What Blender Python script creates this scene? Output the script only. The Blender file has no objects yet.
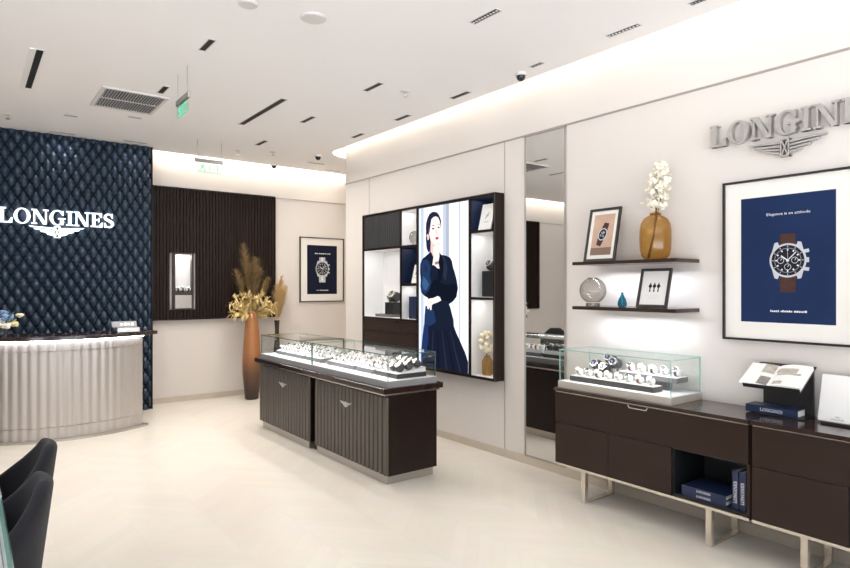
import bpy, math, random
from mathutils import Vector, Matrix
random.seed(7)
SC = bpy.context.scene
COL = SC.collection
PI = math.pi
# ------------------------------------------------------------------ camera
F_PX, CX, HOR = 605.0, 425.0, 287.0
EYE = 1.5
YAW = math.atan(460.0 / 605.0)
cam_d = bpy.data.cameras.new('camera')
cam = bpy.data.objects.new('camera', cam_d)
COL.objects.link(cam)
cam.location = (0, 0, EYE)
cam.rotation_euler = (PI / 2, 0, -YAW)
cam_d.sensor_width = 36.0
cam_d.lens = F_PX / 850.0 * 36.0
cam_d.shift_y = (HOR - 284.0) / 850.0
cam_d.clip_start = 0.05
SC.camera = cam
sa, ca = math.sin(YAW), math.cos(YAW)


def P(px, py, X=None, Y=None, Z=None):
    """the point of a real plane (X, Y or Z given) that the photograph shows at a pixel; used to measure sizes"""
    k = (px - CX) / F_PX
    d = Vector((sa + k * ca, ca - k * sa, (HOR - py) / F_PX))
    if X is not None:
        t = X / d.x
    elif Y is not None:
        t = Y / d.y
    else:
        t = (Z - EYE) / d.z
    return Vector((0, 0, EYE)) + d * t


# ------------------------------------------------------------------ materials
M = {}


def lin(c):
    return tuple((v / 255 / 12.92) if v <= 10 else ((v / 255 + 0.055) / 1.055) ** 2.4 for v in c)


def mat(name, col, rough=0.5, metal=0.0, emit=None, es=0.0, noise=0.0, nscale=8.0, stretch=None, coat=0.0, spec=0.5, sheen=0.0, bump=0.0):
    m = bpy.data.materials.new(name)
    m.use_nodes = True
    nt = m.node_tree
    b = nt.nodes['Principled BSDF']
    c = tuple(col) + (1.0,)
    b.inputs['Base Color'].default_value = c
    b.inputs['Roughness'].default_value = rough
    b.inputs['Metallic'].default_value = metal
    b.inputs['Specular IOR Level'].default_value = spec
    b.inputs['Coat Weight'].default_value = coat
    b.inputs['Coat Roughness'].default_value = 0.08
    b.inputs['Sheen Weight'].default_value = sheen
    if emit is not None:
        b.inputs['Emission Color'].default_value = tuple(emit) + (1.0,)
        b.inputs['Emission Strength'].default_value = es
    if noise > 0 or bump > 0:
        tc = nt.nodes.new('ShaderNodeTexCoord')
        mp = nt.nodes.new('ShaderNodeMapping')
        if stretch:
            mp.inputs['Scale'].default_value = stretch
        n = nt.nodes.new('ShaderNodeTexNoise')
        n.inputs['Scale'].default_value = nscale
        n.inputs['Detail'].default_value = 5.0
        nt.links.new(tc.outputs['Object'], mp.inputs['Vector'])
        nt.links.new(mp.outputs['Vector'], n.inputs['Vector'])
        if noise > 0:
            mx = nt.nodes.new('ShaderNodeMix')
            mx.data_type = 'RGBA'
            mx.inputs[6].default_value = tuple(max(0, v * (1 - noise)) for v in col) + (1,)
            mx.inputs[7].default_value = tuple(min(1, v * (1 + noise)) for v in col) + (1,)
            nt.links.new(n.outputs['Fac'], mx.inputs[0])
            nt.links.new(mx.outputs[2], b.inputs['Base Color'])
        if bump > 0:
            bp = nt.nodes.new('ShaderNodeBump')
            bp.inputs['Strength'].default_value = bump
            bp.inputs['Distance'].default_value = 0.01
            nt.links.new(n.outputs['Fac'], bp.inputs['Height'])
            nt.links.new(bp.outputs['Normal'], b.inputs['Normal'])
    M[name] = m
    return m


def emis(name, col, es=1.0):
    m = bpy.data.materials.new(name)
    m.use_nodes = True
    nt = m.node_tree
    nt.nodes.clear()
    o = nt.nodes.new('ShaderNodeOutputMaterial')
    e = nt.nodes.new('ShaderNodeEmission')
    e.inputs['Color'].default_value = tuple(col) + (1,)
    e.inputs['Strength'].default_value = es
    nt.links.new(e.outputs[0], o.inputs[0])
    M[name] = m


def glass(name, tint, fres=1.45, gl=1.0, alpha=0.0, body=(1, 1, 1), edge=0.0):
    """thin sheet glass: tinted see-through plus a Fresnel mirror; alpha adds some of the glass's own body colour"""
    m = bpy.data.materials.new(name)
    m.use_nodes = True
    nt = m.node_tree
    nt.nodes.clear()
    o = nt.nodes.new('ShaderNodeOutputMaterial')
    t = nt.nodes.new('ShaderNodeBsdfTransparent')
    t.inputs['Color'].default_value = tuple(tint) + (1,)
    if edge > 0:        # a shell of coloured glass swallows more light where it is seen edge-on (longer path)
        la = nt.nodes.new('ShaderNodeLayerWeight')
        la.inputs['Blend'].default_value = 0.5
        p2 = nt.nodes.new('ShaderNodeMath')
        p2.operation = 'POWER'
        p2.inputs[1].default_value = 2.5
        cm = nt.nodes.new('ShaderNodeMix')
        cm.data_type = 'RGBA'
        cm.inputs[6].default_value = tuple(tint) + (1,)
        cm.inputs[7].default_value = tuple(v ** (1 + edge) for v in tint) + (1,)
        nt.links.new(la.outputs['Facing'], p2.inputs[0])
        nt.links.new(p2.outputs[0], cm.inputs[0])
        nt.links.new(cm.outputs[2], t.inputs['Color'])
    g = nt.nodes.new('ShaderNodeBsdfGlossy')
    g.inputs['Roughness'].default_value = 0.02
    g.inputs['Color'].default_value = (gl, gl, gl, 1)
    lw = nt.nodes.new('ShaderNodeLayerWeight')       # Schlick: the same on both faces of a pane
    lw.inputs['Blend'].default_value = 0.5
    pw = nt.nodes.new('ShaderNodeMath')
    pw.operation = 'POWER'
    pw.inputs[1].default_value = 5.0
    f = nt.nodes.new('ShaderNodeMath')
    f.operation = 'MULTIPLY_ADD'
    f.inputs[1].default_value = 0.75
    f.inputs[2].default_value = ((fres - 1) / (fres + 1)) ** 2
    nt.links.new(lw.outputs['Facing'], pw.inputs[0])
    nt.links.new(pw.outputs[0], f.inputs[0])
    mx = nt.nodes.new('ShaderNodeMixShader')
    nt.links.new(f.outputs[0], mx.inputs[0])
    src = t
    if alpha > 0:
        d = nt.nodes.new('ShaderNodeBsdfDiffuse')
        d.inputs['Color'].default_value = tuple(body) + (1,)
        m2 = nt.nodes.new('ShaderNodeMixShader')
        m2.inputs[0].default_value = alpha
        nt.links.new(t.outputs[0], m2.inputs[1])
        nt.links.new(d.outputs[0], m2.inputs[2])
        src = m2
    nt.links.new(src.outputs[0], mx.inputs[1])
    nt.links.new(g.outputs[0], mx.inputs[2])
    nt.links.new(mx.outputs[0], o.inputs[0])
    M[name] = m


mat('wall_paint', (0.70, 0.65, 0.605), 0.75, noise=0.02, nscale=3)
mat('ceiling_paint', (0.88, 0.865, 0.865), 0.85, noise=0.01, nscale=2)
mat('baseboard_stone', (0.56, 0.49, 0.40), 0.4, noise=0.08, nscale=10)
mat('joint_metal', (0.40, 0.36, 0.33), 0.4, 0.4)
mat('dark_wood', (0.014, 0.0068, 0.005), 0.32, noise=0.25, nscale=30, stretch=(1, 1, 0.08), coat=0.04, spec=0.25)
mat('dark_wood_top', (0.028, 0.014, 0.011), 0.16, noise=0.25, nscale=25, stretch=(1, 0.08, 1), coat=0.3, spec=0.4)
mat('brown_wood', (0.027, 0.0145, 0.0110), 0.36, noise=0.22, nscale=25, stretch=(1, 0.08, 1), coat=0.04, spec=0.25)
mat('slat_wood', (0.019, 0.0102, 0.007), 0.55, spec=0.15, noise=0.3, nscale=20, stretch=(1, 1, 0.06))
mat('flute_wood', (0.085, 0.070, 0.059), 0.36, 0.2, noise=0.2, nscale=25, stretch=(1, 1, 0.05))
mat('flute_dark', (0.026, 0.025, 0.025), 0.45, noise=0.2, nscale=25, stretch=(1, 1, 0.05))
mat('black_metal', (0.012, 0.012, 0.013), 0.35)
mat('void_black', (0.006, 0.005, 0.005), 0.6)
mat('steel', (0.72, 0.68, 0.63), 0.24, 1.0)
mat('brushed_steel', (0.52, 0.48, 0.44), 0.34, 0.85, noise=0.1, nscale=40, stretch=(1, 0.05, 1))
mat('champagne_steel', (0.70, 0.645, 0.56), 0.26, 0.85)
mat('sign_steel', (0.50, 0.475, 0.455), 0.38, 0.55)
emis('led_counter', (0.93, 0.94, 1.0), 16)
mat('pearl_flute', (0.50, 0.465, 0.44), 0.34, 0.45, noise=0.05, nscale=30, stretch=(1, 1, 0.05))
mat('white_lac', (0.85, 0.84, 0.83), 0.35)
mat('white_matte', (0.82, 0.81, 0.80), 0.7)
mat('deck_white', (0.80, 0.80, 0.81), 0.5)
mat('deck_edge', (0.30, 0.30, 0.305), 0.4, 0.2)
mat('beige_lac', (0.47, 0.425, 0.37), 0.4)
mat('navy_leather', (0.0085, 0.027, 0.055), 0.36, noise=0.12, nscale=60, spec=0.6)
mat('navy_lining', (0.012, 0.022, 0.060), 0.5)
mat('seam_thread', (0.0025, 0.005, 0.010), 0.7, spec=0.2)
mat('navy_book', (0.011, 0.022, 0.066), 0.42, noise=0.1, nscale=40)
mat('black_lining', (0.008, 0.009, 0.012), 0.5)
mat('paper', (0.84, 0.83, 0.80), 0.7)
mat('mat_board', (0.80, 0.77, 0.72), 0.7)
mat('frame_black', (0.022, 0.018, 0.017), 0.32)
mat('frame_brown', (0.035, 0.022, 0.017), 0.35)
mat('tray_grey', (0.14, 0.135, 0.14), 0.5)
mat('tray_dark', (0.045, 0.042, 0.042), 0.4)
mat('cushion_white', (0.86, 0.85, 0.85), 0.6)
mat('cushion_dark', (0.05, 0.05, 0.052), 0.35)
mat('strap_black', (0.02, 0.02, 0.022), 0.45)
mat('strap_brown', (0.16, 0.055, 0.035), 0.5)
mat('strap_blue', (0.015, 0.022, 0.05), 0.45)
mat('strap_red', (0.35, 0.05, 0.06), 0.5)
mat('dial_black', (0.015, 0.015, 0.02), 0.2)
mat('dial_blue', (0.015, 0.028, 0.075), 0.2)
mat('dial_white', (0.8, 0.8, 0.8), 0.3)
mat('poster_blue', (0.012, 0.026, 0.082), 0.6, spec=0.12, noise=0.25, nscale=2.5)
mat('poster_night', (0.008, 0.011, 0.026), 0.6, spec=0.12, noise=0.2, nscale=3)
mat('print_white', (0.80, 0.80, 0.83), 0.5)
mat('print_silver', (0.52, 0.54, 0.58), 0.5)
mat('print_grey', (0.26, 0.27, 0.30), 0.5)
mat('print_dial', (0.012, 0.013, 0.019), 0.6, spec=0.12)
mat('print_brown', (0.070, 0.033, 0.026), 0.6, spec=0.12, noise=0.3, nscale=40)
mat('print_sand', (0.52, 0.35, 0.26), 0.5, noise=0.25, nscale=12)
mat('print_sand_dark', (0.20, 0.12, 0.085), 0.5, noise=0.2, nscale=12)
mat('page_photo', (0.46, 0.42, 0.36), 0.5, noise=0.5, nscale=40)
mat('page_photo_dark', (0.24, 0.22, 0.20), 0.5, noise=0.6, nscale=60)
mat('chair_fabric', (0.017, 0.0175, 0.022), 0.9, spec=0.2, noise=0.35, nscale=260, sheen=0.10, bump=0.25)
mat('chair_leg', (0.015, 0.013, 0.012), 0.4)
mat('amber_neck', (0.45, 0.25, 0.06), 0.1)
mat('vase_stem', (0.16, 0.08, 0.03), 0.6)
mat('petal_cream', (0.88, 0.80, 0.62), 0.8, noise=0.12, nscale=30)
mat('petal_ivory', (0.95, 0.89, 0.76), 0.8)
mat('emblem_silver', (0.62, 0.60, 0.57), 0.4, 0.15)
mat('petal_white', (0.86, 0.83, 0.76), 0.8)
mat('petal_yellow', (0.85, 0.78, 0.40), 0.8)
mat('petal_blue', (0.22, 0.33, 0.58), 0.8)
mat('leaf_green', (0.03, 0.07, 0.03), 0.6)
mat('leaf_teal', (0.05, 0.12, 0.14), 0.6)
mat('fan_cream', (0.90, 0.67, 0.33), 0.8, noise=0.25, nscale=25)
mat('plume_brown', (0.30, 0.205, 0.095), 0.85, noise=0.3, nscale=30)
mat('plume_tan', (0.80, 0.58, 0.30), 0.85, noise=0.3, nscale=30)
mat('dark_vase', (0.035, 0.022, 0.017), 0.35)
mat('sign_bar', (0.30, 0.295, 0.29), 0.4, 0.6)
mat('wire', (0.45, 0.44, 0.43), 0.4, 0.5)
mat('speaker_white', (0.66, 0.64, 0.63), 0.7)
mat('shade_cup', (0.70, 0.68, 0.66), 0.4)
mat('mirror_silver', (0.80, 0.80, 0.79), 0.015, 1.0)
mat('louvre_grey', (0.36, 0.36, 0.37), 0.5)
mat('mesh_grey', (0.30, 0.31, 0.33), 0.5)
mat('wrap_silver', (0.55, 0.54, 0.53), 0.25, 0.7)
glass('case_glass', (0.975, 0.985, 0.98))
glass('glass_edge', (0.50, 0.76, 0.70), alpha=0.6, body=(0.42, 0.68, 0.62))
glass('glass_edge_dark', (0.40, 0.55, 0.52), alpha=0.6, body=(0.10, 0.20, 0.18))
glass('amber_glass', (0.86, 0.69, 0.38), alpha=0.04, body=(0.35, 0.22, 0.07), edge=2.2)
glass('smoke_glass', (0.76, 0.745, 0.725), alpha=0.03, body=(0.25, 0.25, 0.25), edge=4.0)
glass('teal_glass', (0.06, 0.46, 0.60), alpha=0.35, body=(0.0, 0.16, 0.24))
glass('clear_glass', (0.90, 0.93, 0.95))
glass('acrylic', (0.95, 0.99, 0.97))
emis('lamp_white', (1.0, 0.93, 0.84), 6)
emis('sign_light', (0.92, 0.96, 1.0), 1.5)
emis('led_cool', (0.90, 0.94, 1.0), 3)
emis('exit_green', (0.12, 0.75, 0.45), 0.9)
emis('exit_green_soft', (0.42, 0.80, 0.55), 0.7)


def emis_s(name, rgb, s=1.0):
    emis(name, lin(rgb), s)


for nm, rgb in dict(scr_white=(240, 244, 252), scr_pale=(214, 222, 236), scr_grey=(182, 191, 205), scr_shade=(160, 169, 186), scr_skin=(248, 222, 216),
                    scr_skin2=(226, 188, 182), scr_hair=(34, 36, 62), scr_navy=(22, 29, 46), scr_dark=(15, 20, 33), scr_blue=(31, 52, 86),
                    scr_blue2=(54, 84, 126), scr_slate=(36, 43, 62), scr_lip=(184, 42, 66), scr_skirt=(22, 27, 43), scr_skirtblue=(28, 48, 92),
                    scr_watch=(120, 128, 140)).items():
    emis_s(nm, rgb, 1.0)


# vertical fade vase (the glaze itself runs from dark brown at the foot to copper)
def glaze():
    m = mat('copper_glaze', (0.4, 0.16, 0.06), 0.38, 0.2)
    nt = m.node_tree
    b = nt.nodes['Principled BSDF']
    tc = nt.nodes.new('ShaderNodeTexCoord')
    sp = nt.nodes.new('ShaderNodeSeparateXYZ')
    rp = nt.nodes.new('ShaderNodeValToRGB')
    mr = nt.nodes.new('ShaderNodeMapRange')
    mr.inputs['From Max'].default_value = 1.16
    e = rp.color_ramp.elements
    e[0].position = 0.10
    e[0].color = (0.045, 0.026, 0.020, 1)
    e[1].position = 0.55
    e[1].color = (0.40, 0.17, 0.065, 1)
    x = rp.color_ramp.elements.new(0.3)
    x.color = (0.12, 0.06, 0.035, 1)
    nt.links.new(tc.outputs['Object'], sp.inputs[0])
    nt.links.new(sp.outputs['Z'], mr.inputs['Value'])
    nt.links.new(mr.outputs[0], rp.inputs[0])
    nt.links.new(rp.outputs[0], b.inputs['Base Color'])


glaze()


def floor_mat():
    m = mat('chevron_stone', (0.8, 0.73, 0.63), 0.30)
    nt = m.node_tree
    b = nt.nodes['Principled BSDF']
    N = nt.nodes.new
    L = nt.links.new

    def math_(op, a, c=None):
        n = N('ShaderNodeMath')
        n.operation = op
        for i, v in enumerate((a, c)):
            if v is None:
                continue
            if isinstance(v, (int, float)):
                n.inputs[i].default_value = v
            else:
                L(v, n.inputs[i])
        return n.outputs[0]
    tc = N('ShaderNodeTexCoord')
    sp = N('ShaderNodeSeparateXYZ')
    L(tc.outputs['Object'], sp.inputs[0])
    x, y = sp.outputs['X'], sp.outputs['Y']
    cw = 0.42
    col = math_('DIVIDE', x, cw)
    ci = math_('FLOOR', col)
    tri = math_('PINGPONG', x, cw)
    v = math_('DIVIDE', math_('ADD', y, tri), 0.11)
    ri = math_('FLOOR', v)
    fr = math_('FRACT', v)
    fx = math_('FRACT', col)
    seam = math_('MAXIMUM', math_('LESS_THAN', fr, 0.035), math_('LESS_THAN', fx, 0.008))
    cmb = N('ShaderNodeCombineXYZ')
    L(ci, cmb.inputs[0])
    L(ri, cmb.inputs[1])
    wn = N('ShaderNodeTexWhiteNoise')
    L(cmb.outputs[0], wn.inputs['Vector'])
    rp = N('ShaderNodeValToRGB')
    e = rp.color_ramp.elements
    e[0].color = (0.775, 0.715, 0.625, 1)
    e[1].color = (0.805, 0.748, 0.660, 1)
    L(wn.outputs['Value'], rp.inputs[0])
    ns = N('ShaderNodeTexNoise')
    ns.inputs['Scale'].default_value = 5
    ns.inputs['Detail'].default_value = 6
    L(tc.outputs['Object'], ns.inputs['Vector'])
    mx0 = N('ShaderNodeMix')
    mx0.data_type = 'RGBA'
    mx0.blend_type = 'MULTIPLY'
    mx0.inputs[0].default_value = 0.10
    L(rp.outputs[0], mx0.inputs[6])
    L(ns.outputs['Color'], mx0.inputs[7])
    mx = N('ShaderNodeMix')
    mx.data_type = 'RGBA'
    L(math_('MULTIPLY', seam, 0.22), mx.inputs[0])
    L(mx0.outputs[2], mx.inputs[6])
    mx.inputs[7].default_value = (0.60, 0.53, 0.44, 1)
    L(mx.outputs[2], b.inputs['Base Color'])


floor_mat()


# ------------------------------------------------------------------ mesh builder
def sm(v):
    return tuple(v)


class MB:
    def __init__(s):
        s.v, s.f, s.m, s.names = [], [], [], []

    def mi(s, name):
        if name not in s.names:
            s.names.append(name)
        return s.names.index(name)

    def face(s, pts, m):
        b = len(s.v)
        s.v += [tuple(p) for p in pts]
        s.f.append(tuple(range(b, b + len(pts))))
        s.m.append(s.mi(m))

    def raw(s, verts, faces, m):
        b = len(s.v)
        s.v += [tuple(p) for p in verts]
        i = s.mi(m)
        for f in faces:
            s.f.append(tuple(b + k for k in f))
            s.m.append(i)

    def box(s, x0, x1, y0, y1, z0, z1, m, edge=None, thin=None):
        """edge/thin: for a pane whose thin axis is `thin`, its four narrow faces get material `edge`"""
        v = [(x, y, z) for x in (x0, x1) for y in (y0, y1) for z in (z0, z1)]
        fs = [((0, 1, 3, 2), 'x'), ((4, 6, 7, 5), 'x'), ((0, 4, 5, 1), 'y'), ((2, 3, 7, 6), 'y'), ((0, 2, 6, 4), 'z'), ((1, 5, 7, 3), 'z')]
        b = len(s.v)
        s.v += v
        for f, ax in fs:
            s.f.append(tuple(b + k for k in f))
            s.m.append(s.mi(edge if (edge and ax != thin) else m))
        return s

    def prism(s, pts, mp, w0, w1, m, side=None):
        n = len(pts)
        A = [mp(u, v, w0) for u, v in pts]
        B = [mp(u, v, w1) for u, v in pts]
        b = len(s.v)
        s.v += [tuple(p) for p in A + B]
        i = s.mi(m)
        j = s.mi(side or m)
        s.f.append(tuple(b + k for k in range(n)))
        s.m.append(i)
        s.f.append(tuple(b + n + k for k in reversed(range(n))))
        s.m.append(i)
        for k in range(n):
            q = (k + 1) % n
            s.f.append((b + k, b + n + k, b + n + q, b + q))
            s.m.append(j)
        return s

    def ring(s, outer, inner, mp, w0, w1, m):
        n = len(outer)
        vs = [mp(u, v, w) for w in (w0, w1) for lst in (outer, inner) for u, v in lst]
        fs = []
        for k in range(n):
            q = (k + 1) % n
            o0, i0, o1, i1 = k, n + k, 2 * n + k, 3 * n + k
            p0, j0, p1, j1 = q, n + q, 2 * n + q, 3 * n + q
            fs += [(o0, p0, j0, i0), (o1, i1, j1, p1), (o0, o1, p1, p0), (i0, j0, j1, i1)]
        s.raw(vs, fs, m)
        return s

    def lathe(s, prof, c, m, seg=32, axis='z', capb=True, capt=True, mod=None):
        vs, fs = [], []
        for r, h in prof:
            for k in range(seg):
                a = 2 * PI * k / seg
                rr = r * (mod(a, h) if mod else 1)
                if axis == 'z':
                    vs.append((c[0] + rr * math.cos(a), c[1] + rr * math.sin(a), c[2] + h))
                elif axis == 'y':
                    vs.append((c[0] + rr * math.cos(a), c[1] + h, c[2] - rr * math.sin(a)))
                else:
                    vs.append((c[0] + h, c[1] + rr * math.cos(a), c[2] + rr * math.sin(a)))
        for i in range(len(prof) - 1):
            for k in range(seg):
                q = (k + 1) % seg
                fs.append((i * seg + k, i * seg + q, (i + 1) * seg + q, (i + 1) * seg + k))
        if capb:
            fs.append(tuple(reversed(range(seg))))
        if capt:
            o = (len(prof) - 1) * seg
            fs.append(tuple(o + k for k in range(seg)))
        s.raw(vs, fs, m)
        return s

    def tube(s, pts, r, m, seg=6):
        pts = [Vector(p) for p in pts]
        n = len(pts)
        vs, fs = [], []
        up = Vector((0.31, 0.17, 0.93)).normalized()
        for i, p in enumerate(pts):
            d = (pts[min(i + 1, n - 1)] - pts[max(i - 1, 0)])
            d = d.normalized() if d.length > 1e-9 else Vector((0, 0, 1))
            a = d.cross(up)
            if a.length < 0.05:
                a = d.cross(Vector((1, 0, 0)))
            a.normalize()
            b = d.cross(a)
            rr = r(i / (n - 1)) if callable(r) else r
            for k in range(seg):
                t = 2 * PI * k / seg
                vs.append(p + a * rr * math.cos(t) + b * rr * math.sin(t))
        for i in range(n - 1):
            for k in range(seg):
                q = (k + 1) % seg
                fs.append((i * seg + k, i * seg + q, (i + 1) * seg + q, (i + 1) * seg + k))
        fs.append(tuple(reversed(range(seg))))
        fs.append(tuple((n - 1) * seg + k for k in range(seg)))
        s.raw(vs, fs, m)
        return s

    def blob(s, c, r, m, seg=10, rings=6, jit=0.0, sc=(1, 1, 1)):
        prof = []
        vs, fs = [], []
        for i in range(rings + 1):
            t = PI * i / rings
            for k in range(seg):
                a = 2 * PI * k / seg
                rr = r * (1 + jit * (random.random() - 0.5))
                vs.append((c[0] + rr * sc[0] * math.sin(t) * math.cos(a), c[1] + rr * sc[1] * math.sin(t) * math.sin(a), c[2] - rr * sc[2] * math.cos(t)))
        for i in range(rings):
            for k in range(seg):
                q = (k + 1) % seg
                fs.append((i * seg + k, i * seg + q, (i + 1) * seg + q, (i + 1) * seg + k))
        s.raw(vs, fs, m)
        return s

    def build(s, name, parent=None, origin=None, smooth=False, bevel=0.0, rot=None):
        """one mesh object; vertices are given in world coordinates and stored relative to the thing's base"""
        me = bpy.data.meshes.new(name)
        if parent is not None:
            o0 = root_loc(parent)
        else:
            o0 = Vector(origin) if origin else Vector((0, 0, 0))
        me.from_pydata([tuple(Vector(v) - o0) for v in s.v], [], s.f)
        for n in s.names:
            me.materials.append(M[n])
        me.polygons.foreach_set('material_index', s.m)
        if smooth:
            me.polygons.foreach_set('use_smooth', [True] * len(me.polygons))
            me.set_sharp_from_angle(angle=math.radians(38))
        me.update()
        o = bpy.data.objects.new(name, me)
        COL.objects.link(o)
        if parent is not None:
            o.parent = parent
        else:
            o.location = o0
        if bevel > 0:
            md = o.modifiers.new('bevel', 'BEVEL')
            md.width = bevel
            md.segments = 2
            md.limit_method = 'ANGLE'
            md.angle_limit = math.radians(50)
        return o


def root_loc(o):
    while o.parent is not None:
        o = o.parent
    return Vector(o.location)


def tag(o, label=None, cat=None, group=None, kind=None):
    if label:
        o['label'] = label
    if cat:
        o['category'] = cat
    if group:
        o['group'] = group
    if kind:
        o['kind'] = kind
    return o


def thing(name, label, cat, loc=(0, 0, 0), group=None):
    o = bpy.data.objects.new(name, None)
    o.empty_display_size = 0.05
    COL.objects.link(o)
    o.location = loc
    return tag(o, label, cat, group)


def struct(o):
    o['kind'] = 'structure'
    return o


def children(o):
    return [c for c in COL.objects if c.parent == o]


def dup(o, parent=None, kids=None):
    c = o.copy()
    COL.objects.link(c)
    if parent is not None:
        c.parent = parent
    for ch in (kids if kids is not None else children(o)):
        dup(ch, c)
    return c


def area(name, loc, sx, sy, power, col=(1, 1, 1), rot=(0, 0, 0), spread=None):
    d = bpy.data.lights.new(name, 'AREA')
    d.shape = 'RECTANGLE'
    d.size, d.size_y = sx, sy
    d.energy = power
    d.color = col
    if spread:
        d.spread = math.radians(spread)
    o = bpy.data.objects.new(name, d)
    COL.objects.link(o)
    o.location = loc
    o.rotation_euler = rot
    return o


def right_wall(X):      # u runs to the right as seen from the room (-Y), v up, w out of the wall
    return lambda u, v, w: (X - w, -u, v)


def back_wall(Y):
    return lambda u, v, w: (u, Y - w, v)


def circ(u, v, r, n=32, ry=None, a0=0):
    return [(u + r * math.cos(a0 + 2 * PI * k / n), v + (ry or r) * math.sin(a0 + 2 * PI * k / n)) for k in range(n)]


def rect(u0, u1, v0, v1):
    return [(u0, v0), (u1, v0), (u1, v1), (u0, v1)]


def bar(u0, v0, u1, v1, w):
    d = Vector((u1 - u0, v1 - v0)).normalized() * (w / 2)
    return [(u0 - d.y, v0 + d.x), (u0 + d.y, v0 - d.x), (u1 + d.y, v1 - d.x), (u1 - d.y, v1 + d.x)]


# ------------------------------------------------------------------ slab serif capitals, drawn by hand
def letter(ch):
    """(advance width, list of polygons) for a capital one unit high"""
    s, t = 0.19, 0.085
    if ch == 'L':
        return 0.76, [rect(.10, .10 + s, 0, 1), rect(0, .40, 1 - t, 1), rect(0, .70, 0, t), [(.76, .36), (.67, .36), (.52, t), (.52, 0), (.74, 0)]]
    if ch == 'I':
        return 0.40, [rect(.105, .105 + s, 0, 1), rect(0, .40, 1 - t, 1), rect(0, .40, 0, t)]
    if ch == 'N':
        return 0.98, [rect(.11, .20, 0, 1), rect(0, .26, 1 - t, 1), rect(0, .32, 0, t), [(.08, 1), (.30, 1), (.87, 0), (.66, 0)],
                      rect(.78, .87, 0, 1), rect(.66, .98, 1 - t, 1)]
    if ch == 'E':
        return 0.76, [rect(.10, .10 + s, 0, 1), rect(0, .66, 1 - t, 1), rect(0, .70, 0, t), rect(.25, .52, .47, .55), rect(.47, .54, .36, .66),
                      [(.62, 1), (.70, 1), (.70, .68), (.64, .68), (.48, 1 - t), (.48, 1)], [(.76, .34), (.68, .34), (.50, t), (.50, 0), (.74, 0)]]
    if ch in 'OG':
        polys = []
        n = 36
        for k in range(n):
            a, b = 2 * PI * k / n, 2 * PI * (k + 1) / n
            if ch == 'G' and (a >= 2 * PI - 0.62 or a < 0.55):
                continue
            q = []
            for x, o in ((a, 1), (b, 1), (b, 0), (a, 0)):
                rx, ry = (.47, .525) if o else (.27, .45)
                q.append((.47 + rx * math.cos(x), .5 + ry * math.sin(x)))
            polys.append(q)
        if ch == 'G':
            polys += [rect(.62, .62 + s, .02, .44), rect(.50, .94, .40, .40 + t), [(.74, .98), (.82, .98), (.82, .66), (.76, .66), (.66, .82)], ]
        return 0.94, polys
    if ch == 'S':
        pts = []
        cl = []
        for k in range(13):     # upper bowl
            a = math.radians(25 + 230 * k / 12)
            cl.append((.33 + .235 * math.cos(a), .745 + .215 * math.sin(a)))
        for k in range(1, 14):   # lower bowl, other sense
            a = math.radians(75 - 230 * k / 13)
            cl.append((.33 + .245 * math.cos(a), .255 + .215 * math.sin(a)))
        polys = []
        n = len(cl)
        wd = lambda i: .075 + .115 * max(0, math.sin(PI * i / (n - 1))) ** 1.6
        for i in range(n - 1):
            q = []
            for j in (i, i + 1):
                p0, p1 = cl[max(j - 1, 0)], cl[min(j + 1, n - 1)]
                d = Vector((p1[0] - p0[0], p1[1] - p0[1])).normalized() * wd(j) / 2
                q.append(((cl[j][0] - d.y, cl[j][1] + d.x), (cl[j][0] + d.y, cl[j][1] - d.x)))
            polys.append([q[0][0], q[0][1], q[1][1], q[1][0]])
        polys += [[(.50, 1.0), (.58, 1.0), (.58, .68), (.53, .68), (.46, .84)], [(.04, .0), (.12, .0), (.18, .16), (.10, .33), (.04, .33)]]
        return 0.64, polys
    return 0.4, []


def word(text, u0, v0, h, gap=0.055):
    out = []
    u = u0
    for ch in text:
        w, ps = letter(ch)
        out.append((ch, [[(u + x * h, v0 + y * h) for x, y in p] for p in ps]))
        u += (w + gap) * h
    return out, u - gap * h


def wings(u, v, s, line=False):
    """winged hourglass, s = half span"""
    ps = []
    b = .115 * s
    rows = [(1.0, .0), (.84, -.095), (.62, -.19), (.40, -.285)]
    for sg in (-1, 1):
        for k, (l, y) in enumerate(rows):
            y0 = v + y * s
            y1 = y0 - .058 * s
            x0, x1 = u + sg * .13 * s, u + sg * l * s
            ps.append([(x0, y0 - .05 * s), (x1, y0), (x1 - sg * .06 * s, y1 + .01 * s), (x0, y1 - .05 * s)])
    c0, c1, d0, d1 = u - b, u + b, v - .46 * s, v + .02 * s
    w = .035 * s
    ps += [rect(c0, c1, d1 - w, d1), rect(c0, c1, d0, d0 + w), rect(c0, c0 + w, d0, d1), rect(c1 - w, c1, d0, d1),
           bar(c0 + w, d0 + w, c1 - w, d1 - w, w), bar(c0 + w, d1 - w, c1 - w, d0 + w, w)]
    return ps


_fonts = {}


def sans_polys(text, size):
    """small printed text as flat triangles, left-aligned at 0,0"""
    cu = bpy.data.curves.new('t', 'FONT')
    cu.body = text
    cu.size = size
    cu.resolution_u = 2
    ob = bpy.data.objects.new('t', cu)
    COL.objects.link(ob)
    dg = bpy.context.evaluated_depsgraph_get()
    me = bpy.data.meshes.new_from_object(ob.evaluated_get(dg))
    polys = [[(me.vertices[i].co.x, me.vertices[i].co.y) for i in p.vertices] for p in me.polygons]
    w = max((v.co.x for v in me.vertices), default=0)
    bpy.data.objects.remove(ob)
    bpy.data.curves.remove(cu)
    bpy.data.meshes.remove(me)
    return polys, w


def flat(mb, pts, mp, w, m):
    mb.face([mp(u, v, w) for u, v in pts], m)


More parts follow.
